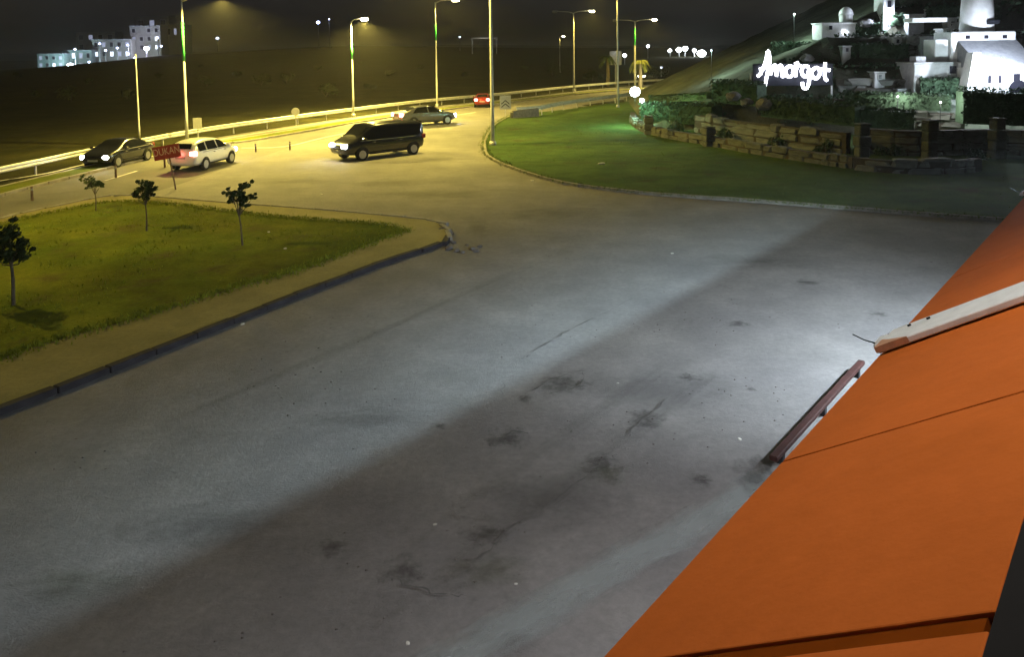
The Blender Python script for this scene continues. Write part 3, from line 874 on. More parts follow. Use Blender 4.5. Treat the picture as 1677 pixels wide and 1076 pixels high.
def put_side(rear_px, front_px, half):   # near-side wheels are surveyed, the centre lies half a width behind
    loc, rz = put(rear_px, front_px)
    d = Vector((math.cos(rz), math.sin(rz), 0)); s_ = Vector((-d.y, d.x, 0))
    if s_.y < 0: s_ = -s_
    return tuple(Vector(loc) + s_*half), rz
loc, rz = put_side((676, 253), (588, 264), .85)
vehicle('van', 'black panel van with shining headlights turning left on the forecourt', 'van', VAN, 'car_black', (-1.75, 1.62), .34,
        [(.55, 1.62, .95, .62, .08, .93), (-.75, .45, .50, -.72, .08, .93), (-2.3, -.85, -.83, -2.28, .08, .93)], (1.78, .98), (-2.565, -2.52), loc, rz, 'head', 1.0, (2.53, .80, .60), (-2.55, 1.0, .78), 1.04)
loc, rz = put_side((670, 208), (736, 203), .8)
vehicle('sedan', 'dark sedan with pale roof edge, lit head and tail lights, behind the black van', 'car', SEDAN, 'car_slate', (-1.35, 1.38), .32,
        [(-.1, 1.0, .42, -.1, .1, .95), (-1.4, -.2, -.2, -1.0, .1, .95)], (1.05, .38), (-1.65, -1.1), loc, rz, 'both', .8, (2.14, .62, .58), (-2.2, .82, .62), 1.14)
loc, rz = put_side((330, 279), (379, 268), .8); rz += .12
vehicle('hatchback', 'white car with glowing lights beside the red sign', 'car', SUV, 'car_white', (-1.3, 1.33), .33,
        [(.0, 1.02, .55, .02, .1, .93), (-1.05, -.1, -.1, -1.0, .1, .93), (-1.8, -1.15, -1.1, -1.72, .1, .93)], (1.1, .5), (-2.1, -1.88), loc, rz, 'both', 1.0, (2.08, .72, .62), (-2.14, .95, .70), .98)
loc, rz = put((768, 177), (812, 171))
vehicle('sedan', 'far red car showing bright tail lights left of the near lamp post', 'car', SEDAN, 'car_red', (-1.35, 1.38), .32,
        [(-.1, 1.0, .42, -.1, .1, .95), (-1.4, -.2, -.2, -1.0, .1, .95)], (1.05, .38), (-1.65, -1.1), loc, rz+.5, 'tail', .8, (2.14, .62, .58), (-2.2, .82, .62))
rp = G(138, 268); dd_ = (G(120, 272) - G(290, 235)).normalized(); loc = tuple(rp + Vector((-dd_.y, dd_.x, 0))*2.1 + Vector((0, 0, .014))); rz = math.atan2(dd_.y, dd_.x)
vehicle('sedan', 'dark car with blazing headlights on the far lane at the left', 'car', SEDAN, 'car_black', (-1.35, 1.38), .32,
        [(-.1, 1.0, .42, -.1, .1, .95), (-1.4, -.2, -.2, -1.0, .1, .95)], (1.05, .38), (-1.65, -1.1), loc, rz, 'head', 1.0, (2.14, .62, .58), (-2.2, .82, .62))
loc, rz = put((1125, 144), (1098, 147))
vehicle('sedan', 'farthest silver car with tail lights where the road leaves behind the slope', 'car', SEDAN, 'car_silver', (-1.35, 1.38), .32,
        [(-.1, 1.0, .42, -.1, .1, .95), (-1.4, -.2, -.2, -1.0, .1, .95)], (1.05, .38), (-1.65, -1.1), loc, rz, 'both', 0, (2.14, .62, .58), (-2.2, .82, .62))

# ------------------------------------------------------------------ saplings, palms
def leaves(mb, c, r, cnt, size, squash=.8):
    for _ in range(cnt):
        v = Vector((random.gauss(0,1), random.gauss(0,1), random.gauss(0,1)*squash)).normalized()*r*random.random()**.45
        v.z *= squash
        p = Vector(c)+v
        a = Vector((random.gauss(0,1), random.gauss(0,1), random.gauss(0,1))).normalized()
        b_ = a.orthogonal().normalized(); d = a.cross(b_)
        s_ = size*random.uniform(.5, 1.2)
        mb.add([p-b_*s_, p+d*s_*.5, p+b_*s_, p-d*s_*.5], [(0,1,2,3)])
def sapling(px, py, H, clumps, label, lean=(0,0), mname='leaf', dens=1.0, rt=.03):
    b = G(px, py, .12)
    r = thing('sapling', label, 'tree', (b.x, b.y, .11), 0, 'saplings on the left lawn')
    t = MB()
    tp = Vector((lean[0], lean[1], H*.75))
    t.tube([(0,0,-.02), tp*.4+Vector((.02,.01,0)), tp*.75, tp], [rt, rt*.8, rt*.6, rt*.3], 6)
    for (x, y, z, rr) in clumps:
        t.tube([tp*.62, Vector((x*.6, y*.6, z*.85)), (x, y, z)], [rt*.5, rt*.35, rt*.15], 5)
    t.build('trunk', 'bark', r)
    cr = MB()
    for (x, y, z, rr) in clumps:
        leaves(cr, (x, y, z), rr*.8, int(150*dens*(rr/.3)**2)+20, .06)
        for q in range(4):                                   # outlying twigs of leaves
            a = random.uniform(0, 2*PI); o_ = Vector((math.cos(a)*rr*random.uniform(.7, 1.25), math.sin(a)*rr*.9, rr*random.uniform(-.5, .9)))
            leaves(cr, Vector((x, y, z))+o_, rr*.32, int(26*dens)+6, .06)
    cr.build('crown', mname, r, fix=False)
    return r
sapling(157, 345, 1.35, [(-.18,0,1.2,.26), (.0,.1,1.02,.2), (.22,0,.98,.13), (-.2,.1,.95,.16)], 'small sparse sapling nearest the road kerb', mname='leaf_light', dens=.6, rt=.025)
sapling(240, 378, 1.9, [(0,0,1.62,.24), (-.22,.1,1.38,.24), (.12,0,1.35,.22), (.28,-.1,1.42,.17), (-.3,0,1.2,.12), (.02,.05,1.18,.2)], 'sapling with a rounded dark crown in the middle of the lawn')
sapling(397, 402, 2.0, [(.18,0,1.88,.15), (.02,.1,1.78,.12), (-.34,0,1.62,.17), (-.1,.1,1.55,.2), (.12,0,1.48,.17), (.36,0,1.5,.11), (-.28,.1,1.4,.13), (.06,0,1.3,.15)], 'sapling with scattered leaf tufts near the right end of the lawn', lean=(-.12, 0), dens=1.2)
sapling(22, 500, 2.1, [(0,0,1.75,.33), (-.25,.1,1.5,.3), (.22,0,1.48,.3), (.0,.1,1.2,.26), (.3,0,1.18,.2), (-.3,0,1.15,.22)], 'largest dense sapling at the left edge of the picture', rt=.045, dens=1.2)
def palm(base, H, R, label, dens=18, mname='leaf_palm'):
    r = thing('palm_tree', label, 'palm tree', base, 0, 'palms by the far road')
    pts = [(math.sin(k*.4)*.08, 0, H*k/8) for k in range(9)]
    MB().tube(pts, [.32-.012*k + (.03 if k % 2 else 0) for k in range(9)], 9).build('trunk', 'bark', r)
    cm = MB()
    top = Vector(pts[-1])
    for k in range(dens):
        a = 2*PI*k/dens + random.uniform(-.15, .15); up = random.uniform(-.1, 1.1)
        L = R*random.uniform(.8, 1.1)
        d = Vector((math.cos(a), math.sin(a), 0)); s_ = Vector((-d.y, d.x, 0))
        sp = []
        for j in range(7):
            t = j/6
            sp.append(top + d*L*t*(1-.25*t*(1-up*.4)) + Vector((0,0,L*(up*t*.75 - .85*t*t))))
        for j in range(6):
            for q in (0, .5):
                p = sp[j].lerp(sp[j+1], q); wl_ = R*.22*(1-abs(j/6-.4))
                for sg_ in (1, -1):
                    tip = p + s_*sg_*wl_ + (sp[j+1]-sp[j])*.9 + Vector((0,0,-wl_*.45))
                    e = (sp[j+1]-sp[j])*.34
                    cm.add([p-e, p+e, tip], [(0,1,2)])
    cm.build('crown', mname, r, fix=False)
    return r
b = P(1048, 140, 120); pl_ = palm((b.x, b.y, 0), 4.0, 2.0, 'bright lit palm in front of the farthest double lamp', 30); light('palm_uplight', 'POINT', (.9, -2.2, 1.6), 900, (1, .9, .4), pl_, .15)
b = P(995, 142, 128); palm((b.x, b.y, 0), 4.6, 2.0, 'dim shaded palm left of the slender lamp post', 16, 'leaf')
bl = P(1008, 95, 132)
bb_ = thing('billboard', 'small grey billboard on a post between the two palms', 'billboard', (bl.x, bl.y, 0))
MB().tube([(0,0,0), (0,0,bl.z-1)], .14, 8).build('post', 'steel', bb_)
MB().bevbox(-1, 1, -.1, .1, bl.z-1.1, bl.z+1.2, .03).build('panel', 'sign_white', bb_)
light('panel_lamp', 'POINT', (0, -1.2, bl.z+1.0), 25, (.8, .9, 1), bb_, .1)
# bushes in the dark field behind the barrier
def bush(px, py, D, R, label, mname='leaf', group='bushes beyond the barrier', cnt=700, sq=.7, leaf=.14):
    p = P(px, py, D)
    r = thing('bush', label, 'bush', (p.x, p.y, ground_z(p.x, p.y)-.05), 0, group)
    m = MB()
    for k in range(7):
        a = random.uniform(0, 2*PI); q = random.uniform(.2, .65)*R
        leaves(m, (math.cos(a)*q, math.sin(a)*q*.6, R*random.uniform(.35, .8)), R*random.uniform(.3, .5), cnt//7, leaf, .9)
    m.build('foliage', mname, r, fix=False)
    s_ = MB()
    for k in range(4): s_.tube([(0,0,0), (random.uniform(-.3,.3)*R, random.uniform(-.3,.3)*R, R*.6)], [.05, .02], 5)
    s_.build('stem', 'bark', r)
bush(535, 180, 108, 2.0, 'grey-green bush behind the barrier left of the tall lit lamp', 'leaf_light')
bush(905, 135, 175, 3.5, 'low wide bush behind the barrier near the double armed lamp', 'leaf_light')
bush(605, 172, 128, 1.3, 'small bush behind the barrier between the two lit lamps')
bush(970, 130, 150, 2.4, 'dark bush at the foot of the shaded palm')
bush(1075, 132, 150, 3.0, 'dark bush right of the bright palm')
for (x, y, D) in ((60, 190, 120), (150, 160, 170), (210, 200, 110), (260, 150, 200), (340, 175, 150), (390, 150, 220), (470, 160, 160), (520, 130, 260), (640, 140, 200), (690, 130, 280), (760, 140, 190), (860, 125, 240), (30, 150, 230), (330, 130, 300), (590, 120, 320), (120, 215, 105)):
    bush(x, y, D, random.uniform(1.0, 2.2), 'dark scrub bush scattered in the field beyond the barrier', random.choice(('leaf', 'leaf_light')), 'scrub in the dark field', 240, .6, .2)
bush(430, 190, 150, 2.6, 'dim bush deep in the dark field left of the lit lamp')

# ------------------------------------------------------------------ town on the dark hill
def house(px0, px1, py0, py1, D, label, wm, rows, cols, lit, name='town_house', group='houses on the far hill', depth=10, roof=None):
    a, b_ = P(px0, py1, D), P(px1, py0, D)
    wdt = b_.x-a.x
    gz = min(ground_z(a.x, D), ground_z(b_.x, D), a.z) - 1
    r = thing(name, label, 'house', ((a.x+b_.x)/2, D, gz), 0, group)
    h0, h1 = a.z-gz, b_.z-gz
    MB().box(-wdt/2, wdt/2, 0, depth, 0, h1).build('wall', wm, r)
    MB().box(-wdt/2-.3, wdt/2+.3, -.3, depth+.3, h1+.01, h1+.35).build('roof', 'roof_grey', r)
    if roof: MB().box(*roof).build('roof_hut', wm, r)
    ch_ = (h1-h0)/rows; cw = wdt/cols
    for i in range(rows):
        for j in range(cols):
            x, z = -wdt/2+cw*(j+.5), h0+ch_*(i+.5)
            k = lit[(i*cols+j) % len(lit)]
            if k == '.': continue
            wn = MB().bevbox(x-cw*.26, x+cw*.26, -.12, .1, z-ch_*.3, z+ch_*.3, .03).build('window', 'plaster_grey', r)
            MB().box(x-cw*.2, x+cw*.2, -.14, -.125, z-ch_*.23, z+ch_*.23).build('pane', {'L': 'window_lit', 'd': 'window_dim', 'x': 'window_dark'}[k], wn)
    return r
house(62, 104, 88, 112, 430, 'low teal-lit house at the left end of the far town', 'town_teal', 2, 4, 'dxLddxxd')
house(104, 150, 82, 116, 436, 'teal-lit house right behind the brightest light of the far town', 'town_teal', 2, 4, 'xddLxLdx')
house(126, 188, 52, 84, 470, 'pale flat house high behind the teal houses of the far town', 'town_wall', 2, 4, 'x..xxdxx')
house(152, 214, 64, 96, 440, 'long house with a row of bright windows in the middle of the far town', 'town_wall', 2, 5, 'LxLdLxdxxd')
house(214, 262, 42, 84, 446, 'tall house with violet lit windows on the far hill', 'town_wall', 3, 4, 'LxdLdxxLx.xx')
house(222, 276, 26, 50, 480, 'topmost pale house of the far town', 'town_wall', 1, 3, 'xdx')
house(262, 302, 40, 62, 470, 'small pale house at the right end of the far town', 'town_wall', 1, 4, 'dxdx')
def far_lamp(px, py, D, size, label, mname, group=None, en=0, col=(.8,.9,1)):
    p = P(px, py, D)
    gz = ground_z(p.x, D)
    z0 = min(gz, p.z-2)
    r = thing('far_lamp', label, 'lamp', (p.x, D, z0), 0, group)
    MB().tube([(0,0,0), (0,0,p.z-z0)], D*.0006+.02, 6).build('post', 'steel', r)
    k = bmesh.new(); bmesh.ops.create_icosphere(k, subdivisions=2, radius=size)
    for v in k.verts: v.co.z *= .8
    me = bpy.data.meshes.new('globe'); k.to_mesh(me); k.free()
    obj('globe', me, mname, r, (0, 0, p.z-z0))
    if en: light('lamp_light', 'POINT', (0, -size*1.6, p.z-z0), en, col, r, size*.5)
far_lamp(115, 107, 424, 1.7, 'brightest white light in front of the teal houses of the far town', 'lamp_cool', en=20000, col=(.6,.9,1))
far_lamp(240, 79, 436, 1.3, 'bright bluish light in front of the tall house in the far town', 'lamp_cool', en=11000, col=(.7,.7,1))
for q in ((123, 80), (163, 71), (173, 82), (192, 78), (209, 73), (210, 88), (258, 61), (264, 75), (146, 101), (221, 94)):
    far_lamp(*q, 425, .55, 'small bluish light among the houses of the far town', 'lamp_blue', 'small lights of the far town')
far_lamp(521, 36, 600, 1.3, 'violet-blue light high in the dark left of the lit lamp', 'lamp_blue')
far_lamp(539, 31, 600, .5, 'tiny pale light beside the violet-blue one', 'lamp_blue')
far_lamp(356, 62, 500, 1.1, 'dim grey light right of the far town', 'window_lit')
far_lamp(753, 60, 600, .9, 'pale light right of the lamp above the sedan', 'window_lit')
for i, (x, y, s_) in enumerate(((1097, 82, 1.0), (1112, 81, 1.5), (1122, 79, 1.5), (1137, 82, 1.0), (1149, 87, 2.3))):
    far_lamp(x, y, 420, s_, ['leftmost of five blue-white floodlights in the distance', 'second of five blue-white floodlights in the distance', 'third of five blue-white floodlights in the distance', 'fourth of five blue-white floodlights in the distance', 'largest and rightmost of five blue-white floodlights in the distance'][i], 'lamp_cool', 'five distant floodlights')
far_lamp(1177, 93, 420, .9, 'small far light right of the five floodlights', 'lamp_cool')
far_lamp(1023, 90, 300, .7, 'small white light left of the bright palm', 'lamp_cool')
far_lamp(1061, 75, 400, .8, 'small white light above the bright palm', 'lamp_cool')
for q, lab in (((1055, 125), 'pale yellow light under the bright palm'), ((1083, 110), 'faint pale light right of the bright palm'), ((1047, 125), 'smaller yellow light under the bright palm'), ((1085, 127), 'faint lamp just above the far road')):
    far_lamp(*q, 170, .28, lab, 'lamp_warm' if 'yellow' in lab else 'window_lit')
# portal seen across the dark plain
pp = P(793, 62, 520)
gr = thing('road_gantry', 'thin pale gantry far across the dark plain', 'gantry', (pp.x, 520, ground_z(pp.x, 520)))
zt = pp.z-ground_z(pp.x, 520)
for x in (-8, 8): MB().tube([(x,0,0), (x,0,zt)], .35, 6).build('post', 'galvanised', gr)
MB().bevbox(-9, 9, -.4, .4, zt-.4, zt+.5, .1).build('beam', 'sign_white', gr)
light('gantry_lamp', 'POINT', (0, -6, zt+2), 1500, (1, .95, .8), gr, .3)

# ------------------------------------------------------------------ terraced garden hill with its walls, hedges and white houses
def hill_z(x, y):
    xl = 9.9 + (y-60)*.1
    a = (x-xl)*.47
    f = (y-(57.0 - (x-10)*.42))*.62 + 1.0
    f2 = 2.2*math.floor(f/2.2) + min(1, max(0, (f/2.2 % 1)-.72)/.28)*2.2      # terraces
    z = min(a, f2, 15.0)
    return z
def on_hill(px, py):
    d = ray(px, py); o = Vector((0, 0, HCAM))
    for k in range(300, 900):
        p = o + d*(k*.1/d.y)
        if p.z <= hill_z(p.x, p.y): return p
    return P(px, py, 60)
def HP(px, py, D):      # a point that stands on, never inside, the hill
    return P(px, py, min(D, on_hill(px, py).y-.25) if px > 1060 else D)
hx = [7 + .5*k for k in range(110)]; hy = [36 + .5*k for k in range(120)]
hm = MB()
hm.add([(x, y, hill_z(x, y) + .18*noise.noise(Vector((x*.7, y*.7, 1))) if hill_z(x, y) > .4 else max(-.5, hill_z(x, y))) for y in hy for x in hx],
       [(j*110+i, j*110+i+1, (j+1)*110+i+1, (j+1)*110+i) for j in range(119) for i in range(109)])
hill_o = struct(hm.build('garden_hill', 'hillside', smooth=True, fix=False))
hill_o.data.materials.append(MATS['garden_soil'])
for p_ in hill_o.data.polygons:
    c_ = p_.center
    p_.material_index = 1 if (c_.x - (9.9+(c_.y-60)*.1))*.47 > hill_z(c_.x, c_.y) + .02 else 0
gc = MB(); cnt_ = 0
while cnt_ < 26000:
    x, y = random.uniform(11, 46), random.uniform(38, 82)
    z = hill_z(x, y)
    cnt_ += 1
    if z < .5 or (x-(9.9+(y-60)*.1))*.47 < z+.3: continue
    if noise.noise(Vector((x*.45, y*.45, 11))) < random.uniform(-.35, .1): continue
    nv = Vector((random.gauss(0,1), random.gauss(-.4,1), random.gauss(.6,1))).normalized(); b_ = nv.orthogonal().normalized(); c_ = nv.cross(b_)
    s_ = random.uniform(.07, .2); q = Vector((x, y, z+random.uniform(0, .38)))
    gc.add([q-b_*s_, q+c_*s_*.6, q+b_*s_, q-c_*s_*.6], [(0,1,2,3)])
tag(gc.build('ground_cover', 'leaf_hedge', fix=False), 'low dark planting covering the terraces of the garden hill', 'plants', kind='stuff')

def stone_meshes(m, rough=.09):
    out = []
    for q in range(5):
        k = bmesh.new(); bmesh.ops.create_cube(k, size=1)
        bmesh.ops.bevel(k, geom=k.edges[:], offset=.13, segments=1, affect='EDGES')
        for v in k.verts:
            v.co += Vector((random.uniform(-rough, rough), random.uniform(-rough, rough), random.uniform(-rough, rough)))
            v.co += Vector((.5, 0, .5))
        me = bpy.data.meshes.new('stone'); k.to_mesh(me); k.free()
        me.materials.append(MATS[m]); out.append(me)
    return out
def stone_wall(line, h, label, m='stone', bl=1.0, rows=2, cap=True, th=.5, group=None, rough=.08):
    r = thing('stone_wall', label, 'wall', tuple(line[0]), 0, group)
    o = line[0]
    core = ribbon([p-o for p in line], th*.38, -th*.38, 0)
    l1, l2 = side([p-o for p in line], th*.36), side([p-o for p in line], -th*.36)
    n = len(line); mm = MB()
    vs = [Vector((p.x,p.y,p.z-.3)) for p in l1]+[Vector((p.x,p.y,p.z-.3)) for p in l2]+[Vector((p.x,p.y,p.z+h-.06)) for p in l1]+[Vector((p.x,p.y,p.z+h-.06)) for p in l2]
    fs = []
    for i in range(n-1):
        fs += [(i,i+1,2*n+i+1,2*n+i), (n+i,n+i+1,3*n+i+1,3*n+i), (2*n+i,2*n+i+1,3*n+i+1,3*n+i)]
    mm.add(vs, fs); mm.build('core', 'mortar', r)
    me = stone_meshes(m, rough)
    rh = h/rows
    for k in range(rows):
        t = along([p-o for p in line], bl*.5)
        i = k % 2
        while i < len(t)-1:
            stp = random.choice((1, 2, 2, 3))
            j = min(i+stp, len(t)-1)
            p, q = t[i][0], t[j][0]
            L_ = (q-p).length
            if L_ > .1:
                ob = obj('stone', random.choice(me), None, r, (p.x, p.y, p.z+k*rh+.01), (0, 0, math.atan2((q-p).y, (q-p).x)))
                ob.scale = (L_-.03, th*random.uniform(.85, 1.3), rh*random.uniform(.8, 1.05)*(random.uniform(.6, 1.25) if k == rows-1 else 1))
            i = j
    return r
w1 = smooth_line([G(1036, 196), G(1042, 210), G(1080, 225), G(1160, 240), G(1240, 255), G(1330, 269), G(1400, 280)], 8)
stone_wall(w1, .72, 'curved low stone wall at the left foot of the garden hill', 'stone', 1.1, 2)
w2 = smooth_line([G(1400, 281), G(1470, 287), G(1540, 288), G(1602, 283)], 8)
stone_wall(w2, .75, 'low dark stone wall at the right foot of the garden hill', 'stone_grey', 1.1, 2)
def shift(line, off, dz): return [Vector((p.x, p.y, dz)) for p in side(line, off)]
w3 = smooth_line([G(1150, 222), G(1230, 236), G(1320, 250), G(1410, 262)], 8)
w3 = [Vector((p.x, p.y, 0)) + Vector((0, 1.6, 0)) for p in w3]
stone_wall(w3, 1.35, 'higher stone wall behind the low curved wall', 'stone_grey', 1.5, 3)
w4 = [p for p in smooth_line([G(1408, 252), G(1500, 258), G(1620, 255), G(1750, 262)], 8)]
stone_wall(w4, 1.5, 'dark stone wall between the pillars at the right of the garden', 'stone_grey', 1.2, 4)
def pillar(px, py, h, label):
    b = G(px, py)
    r = thing('stone_pillar', label, 'pillar', (b.x, b.y, 0), random.uniform(-.1, .3), 'stone pillars of the garden wall')
    n = max(3, int(h/.45))
    for k in range(n):
        s_ = .32*random.uniform(.85, 1.1)
        MB().bevbox(-s_, s_, -s_, s_, h*k/n+.01, h*(k+1)/n-.02, .05).build('stone', 'stone', r)
    MB().bevbox(-.3, .32, -.33, .3, h, h+.1, .04).build('cap', 'stone', r)
pillar(1062, 222, 1.3, 'short stone pillar at the left bend of the low wall')
pillar(1160, 242, 1.2, 'short stone pillar halfway along the curved low wall')
pillar(1411, 274, 2.1, 'tall stone pillar where the garden walls meet')
pillar(1522, 262, 2.0, 'tall stone pillar second from the right in the garden wall')
pillar(1632, 262, 2.1, 'tall stone pillar at the right end of the garden wall')

def hedge(p0, p1, h, th, label, mname='leaf_hedge', z=None, dens=150, group='hedges of the garden hill', leaf=.10):
    d = p1-p0; L_ = math.hypot(d.x, d.y)
    r = thing('hedge', label, 'hedge', (p0.x, p0.y, p0.z if z is None else z), math.atan2(d.y, d.x), group)
    dz = (p1.z-p0.z) if z is None else 0
    m = MB()
    m.add([(0.1,.1,-.1),(L_-.1,.1,dz-.1),(L_-.1,th-.1,dz-.1),(.1,th-.1,-.1),(.1,.12,h*.9),(L_-.1,.12,dz+h*.9),(L_-.1,th-.12,dz+h*.9),(.1,th-.12,h*.9)], [(3,2,1,0),(4,5,6,7),(0,1,5,4),(1,2,6,5),(2,3,7,6),(3,0,4,7)])
    m.build('twig_core', mname, r)
    f = MB()
    for _ in range(int(dens*L_*(h+th)/1.6)):
        x = random.uniform(0, L_)
        if random.random() < h/(h+th): y, zz = random.uniform(-.06, .12), random.uniform(0, h)
        else: y, zz = random.uniform(0, th), h*random.uniform(.86, 1.06)
        zz += .1*noise.noise(Vector((x*1.3, p0.x, 0)))*(zz/h)
        a = Vector((random.gauss(0,1), random.gauss(0,1), random.gauss(0,1))).normalized(); b_ = a.orthogonal().normalized(); c_ = a.cross(b_)
        p = Vector((x, y, zz+dz*x/L_)); s_ = leaf*random.uniform(.5, 1.2)
        f.add([p-b_*s_, p+c_*s_*.55, p+b_*s_, p-c_*s_*.55], [(0,1,2,3)])
    f.build('foliage', mname, r, fix=False)
    return r
def PD(px, py, D): return P(px, py, D)
hedge(HP(1046, 197, 60), HP(1165, 203, 55), 1.35, 1.5, 'clipped dark hedge above the curved low wall at the left')
hedge(HP(1162, 165, 57), HP(1240, 172, 54), 1.5, 1.4, 'dark hedge box left below the glowing script sign')
hedge(HP(1242, 188, 52), HP(1400, 205, 46), 1.2, 1.3, 'long dark hedge below the glowing script sign')
hedge(HP(1400, 205, 46.5), HP(1500, 210, 45), 1.0, 1.2, 'dark hedge behind the tall middle pillar')
hedge(HP(1575, 200, 47), HP(1720, 205, 46), 2.0, 1.6, 'tall dark hedge under the white house')
hedge(HP(1060, 166, 66), HP(1156, 162, 63), .45, 1.6, 'low mint-lit hedge strip beside the bright garden lamp', 'leaf_light')
hedge(HP(1262, 92, 66), HP(1400, 96, 64), 1.2, 1.2, 'hedge row on the terrace above the script sign')
hedge(HP(1405, 92, 64), HP(1490, 94, 63), 1.0, 1.2, 'short hedge row right of the one above the script sign')
hedge(HP(1505, 158, 53), HP(1580, 162, 52), 1.3, 1.2, 'dark hedge below the small grey house')
hedge(HP(1345, 60, 72), HP(1440, 58, 71), .9, 1.2, 'hedge row below the little white chapel')
hedge(HP(1440, 40, 74), HP(1500, 38, 73), .8, 1.2, 'short hedge below the white bell tower')
hedge(HP(1515, 32, 73), HP(1640, 32, 70), 1.0, 1.2, 'uppermost hedge row in front of the railing')
hedge(HP(1550, 72, 66), HP(1620, 72, 64), 1.0, 1.2, 'hedge row below the long white house')
hedge(HP(1380, 172, 52), HP(1560, 180, 49), .9, 1.2, 'hedge row across the middle terrace right of the script sign')

for i_, (x, y, D, r_, lab) in enumerate(((1105, 222, 55.5, .8, 'loose shrub behind the low curved wall near its left end'), (1190, 238, 50.5, .9, 'loose shrub between the two curved walls below the hedge box'), (1275, 250, 46.8, 1.0, 'loose shrub spilling over the low wall below the sign'),
                                     (1350, 262, 43.6, .9, 'loose shrub spilling over the low wall left of the tall middle pillar'), (1455, 270, 42.2, 1.0, 'loose shrub between the tall pillars'), (1570, 270, 42.0, 1.1, 'loose shrub left of the rightmost pillar'), (1600, 280, 40.2, .7, 'small shrub at the right end of the low dark wall'), (1225, 200, 50.8, .9, 'shrub behind the higher wall below the sign'), (1500, 205, 46, 1.0, 'shrub behind the second pillar from the right'))):
    bush(x, y, D, r_, lab, 'leaf_hedge', 'shrubs along the garden walls', 420, .8, .09)
# terrace walls
def terr(px0, py0, px1, py1, D0, D1, h, label, m='stone_grey', rows=2):
    a, b_ = HP(px0, py0, D0), HP(px1, py1, D1)
    zz = min(a.z, b_.z)-h
    stone_wall([Vector((a.x, a.y, zz)), Vector(((a.x+b_.x)/2, (a.y+b_.y)/2+.3, zz)), Vector((b_.x, b_.y, zz))], h, label, m, 1.3, rows, group=None, th=.8, rough=.16)
terr(1370, 118, 1580, 128, 60, 55, 1.0, 'rough terrace wall right of the script sign')
terr(1365, 150, 1585, 162, 54, 51, 1.1, 'rough terrace wall below the small grey house', 'stone')
terr(1420, 66, 1590, 70, 67, 65, .8, 'rough terrace wall in the upper garden')
terr(1395, 60, 1500, 50, 71, 70, .7, 'short rough terrace wall under the bell tower', 'stone')

for q_ in ((1300, 100, 1420, 104, 62, 60, .7, 'tumbled stone row left of the upper terrace wall', 'stone_grey', 2), (1400, 138, 1505, 143, 56, 54, .8, 'tumbled stone row under the grey house', 'stone_grey', 2),
           (1410, 178, 1580, 184, 51, 49, .9, 'tumbled stone row above the right pillars', 'stone', 2), (1480, 88, 1590, 92, 62, 60, .7, 'tumbled stone row between the white houses', 'stone_grey', 2),
           (1240, 160, 1370, 168, 54, 52, .7, 'tumbled stone row at the foot of the script sign', 'stone', 2), (1440, 52, 1560, 54, 69, 68, .6, 'tumbled stone row under the long white house', 'stone_grey', 2)):
    terr(*q_)
def rock(px, py, D, s, label):
    p = HP(px, py, D)
    k = bmesh.new(); bmesh.ops.create_icosphere(k, subdivisions=2, radius=1)
    for v in k.verts:
        v.co *= 1 + .35*noise.noise(v.co*1.6+Vector((px, py, 0))); v.co.z *= .8; v.co.x *= 1.2
    me = bpy.data.meshes.new('boulder'); k.to_mesh(me); k.free()
    o = obj('boulder', me, 'boulder', None, p, None, (s,)*3)
    tag(o, label, 'rock', 'pale boulders on the garden hill')
rock(1200, 157, 53, .42, 'pale upright boulder left of the script sign foot')
rock(1222, 167, 52, .35, 'small pale boulder below the script sign')
rock(1252, 170, 51.5, .5, 'wide pale boulder below the script sign')
rock(1498, 66, 64, .5, 'grey boulder on the upper terrace beside the long white house')
rock(1418, 38, 70, .5, 'small boulder beside the little white chapel')
rock(1322, 95, 63, .45, 'pale boulder among the hedges above the script sign')

# glowing script sign
sp = HP(1297, 135, 56); SD = sp.y; sp = P(1297, 118, SD)
sgn = thing('script_sign', 'large glowing white handwritten sign on a dark panel', 'sign', (sp.x, sp.y, 0), math.radians(-8))
K = SD/FPX
def SL(px, py): return Vector(((px-1297)*K*1.01, -.22, sp.z - (py-118)*K))
MB().bevbox(-2.7, 2.75, -.05, .08, sp.z-.95, sp.z+.62, .03).build('panel', 'sign_back', sgn)
for x in (-2.8, 2.7): MB().tube([(x, .1, -.2), (x, .1, sp.z)], .07, 8).build('post', 'steel', sgn)
strokes = [
 [(1242,124),(1247,119),(1252,108),(1256,94),(1258,82),(1261,94),(1260,108),(1257,122),(1254,140)],
 [(1245,112),(1256,110),(1268,112)],
 [(1262,122),(1266,109),(1270,106),(1272,114),(1272,124),(1274,111),(1278,106),(1281,112),(1281,124),(1285,122)],
 [(1292,107),(1286,113),(1287,122),(1293,125),(1298,119),(1297,110),(1292,107)],
 [(1301,107),(1302,125)], [(1302,113),(1306,107),(1311,108)],
 [(1322,109),(1315,108),(1311,115),(1314,124),(1320,123),(1323,112),(1323,130),(1320,143),(1314,143),(1312,134)],
 [(1333,110),(1327,116),(1328,125),(1334,128),(1339,121),(1338,113),(1333,110)],
 [(1347,102),(1347,126),(1351,132)], [(1341,113),(1355,115)], [(1300,104),(1306,102)]]
letters = []
for s_ in strokes:
    l = smooth_line([SL(*p) for p in s_], 5)
    MB().tube(l, .11, 8).build('letter_stroke', 'sign_glow', sgn, True)
light('sign_light', 'POINT', (0, -1.2, sp.z-.6), 45, (.72, .76, 1.0), sgn, .6)

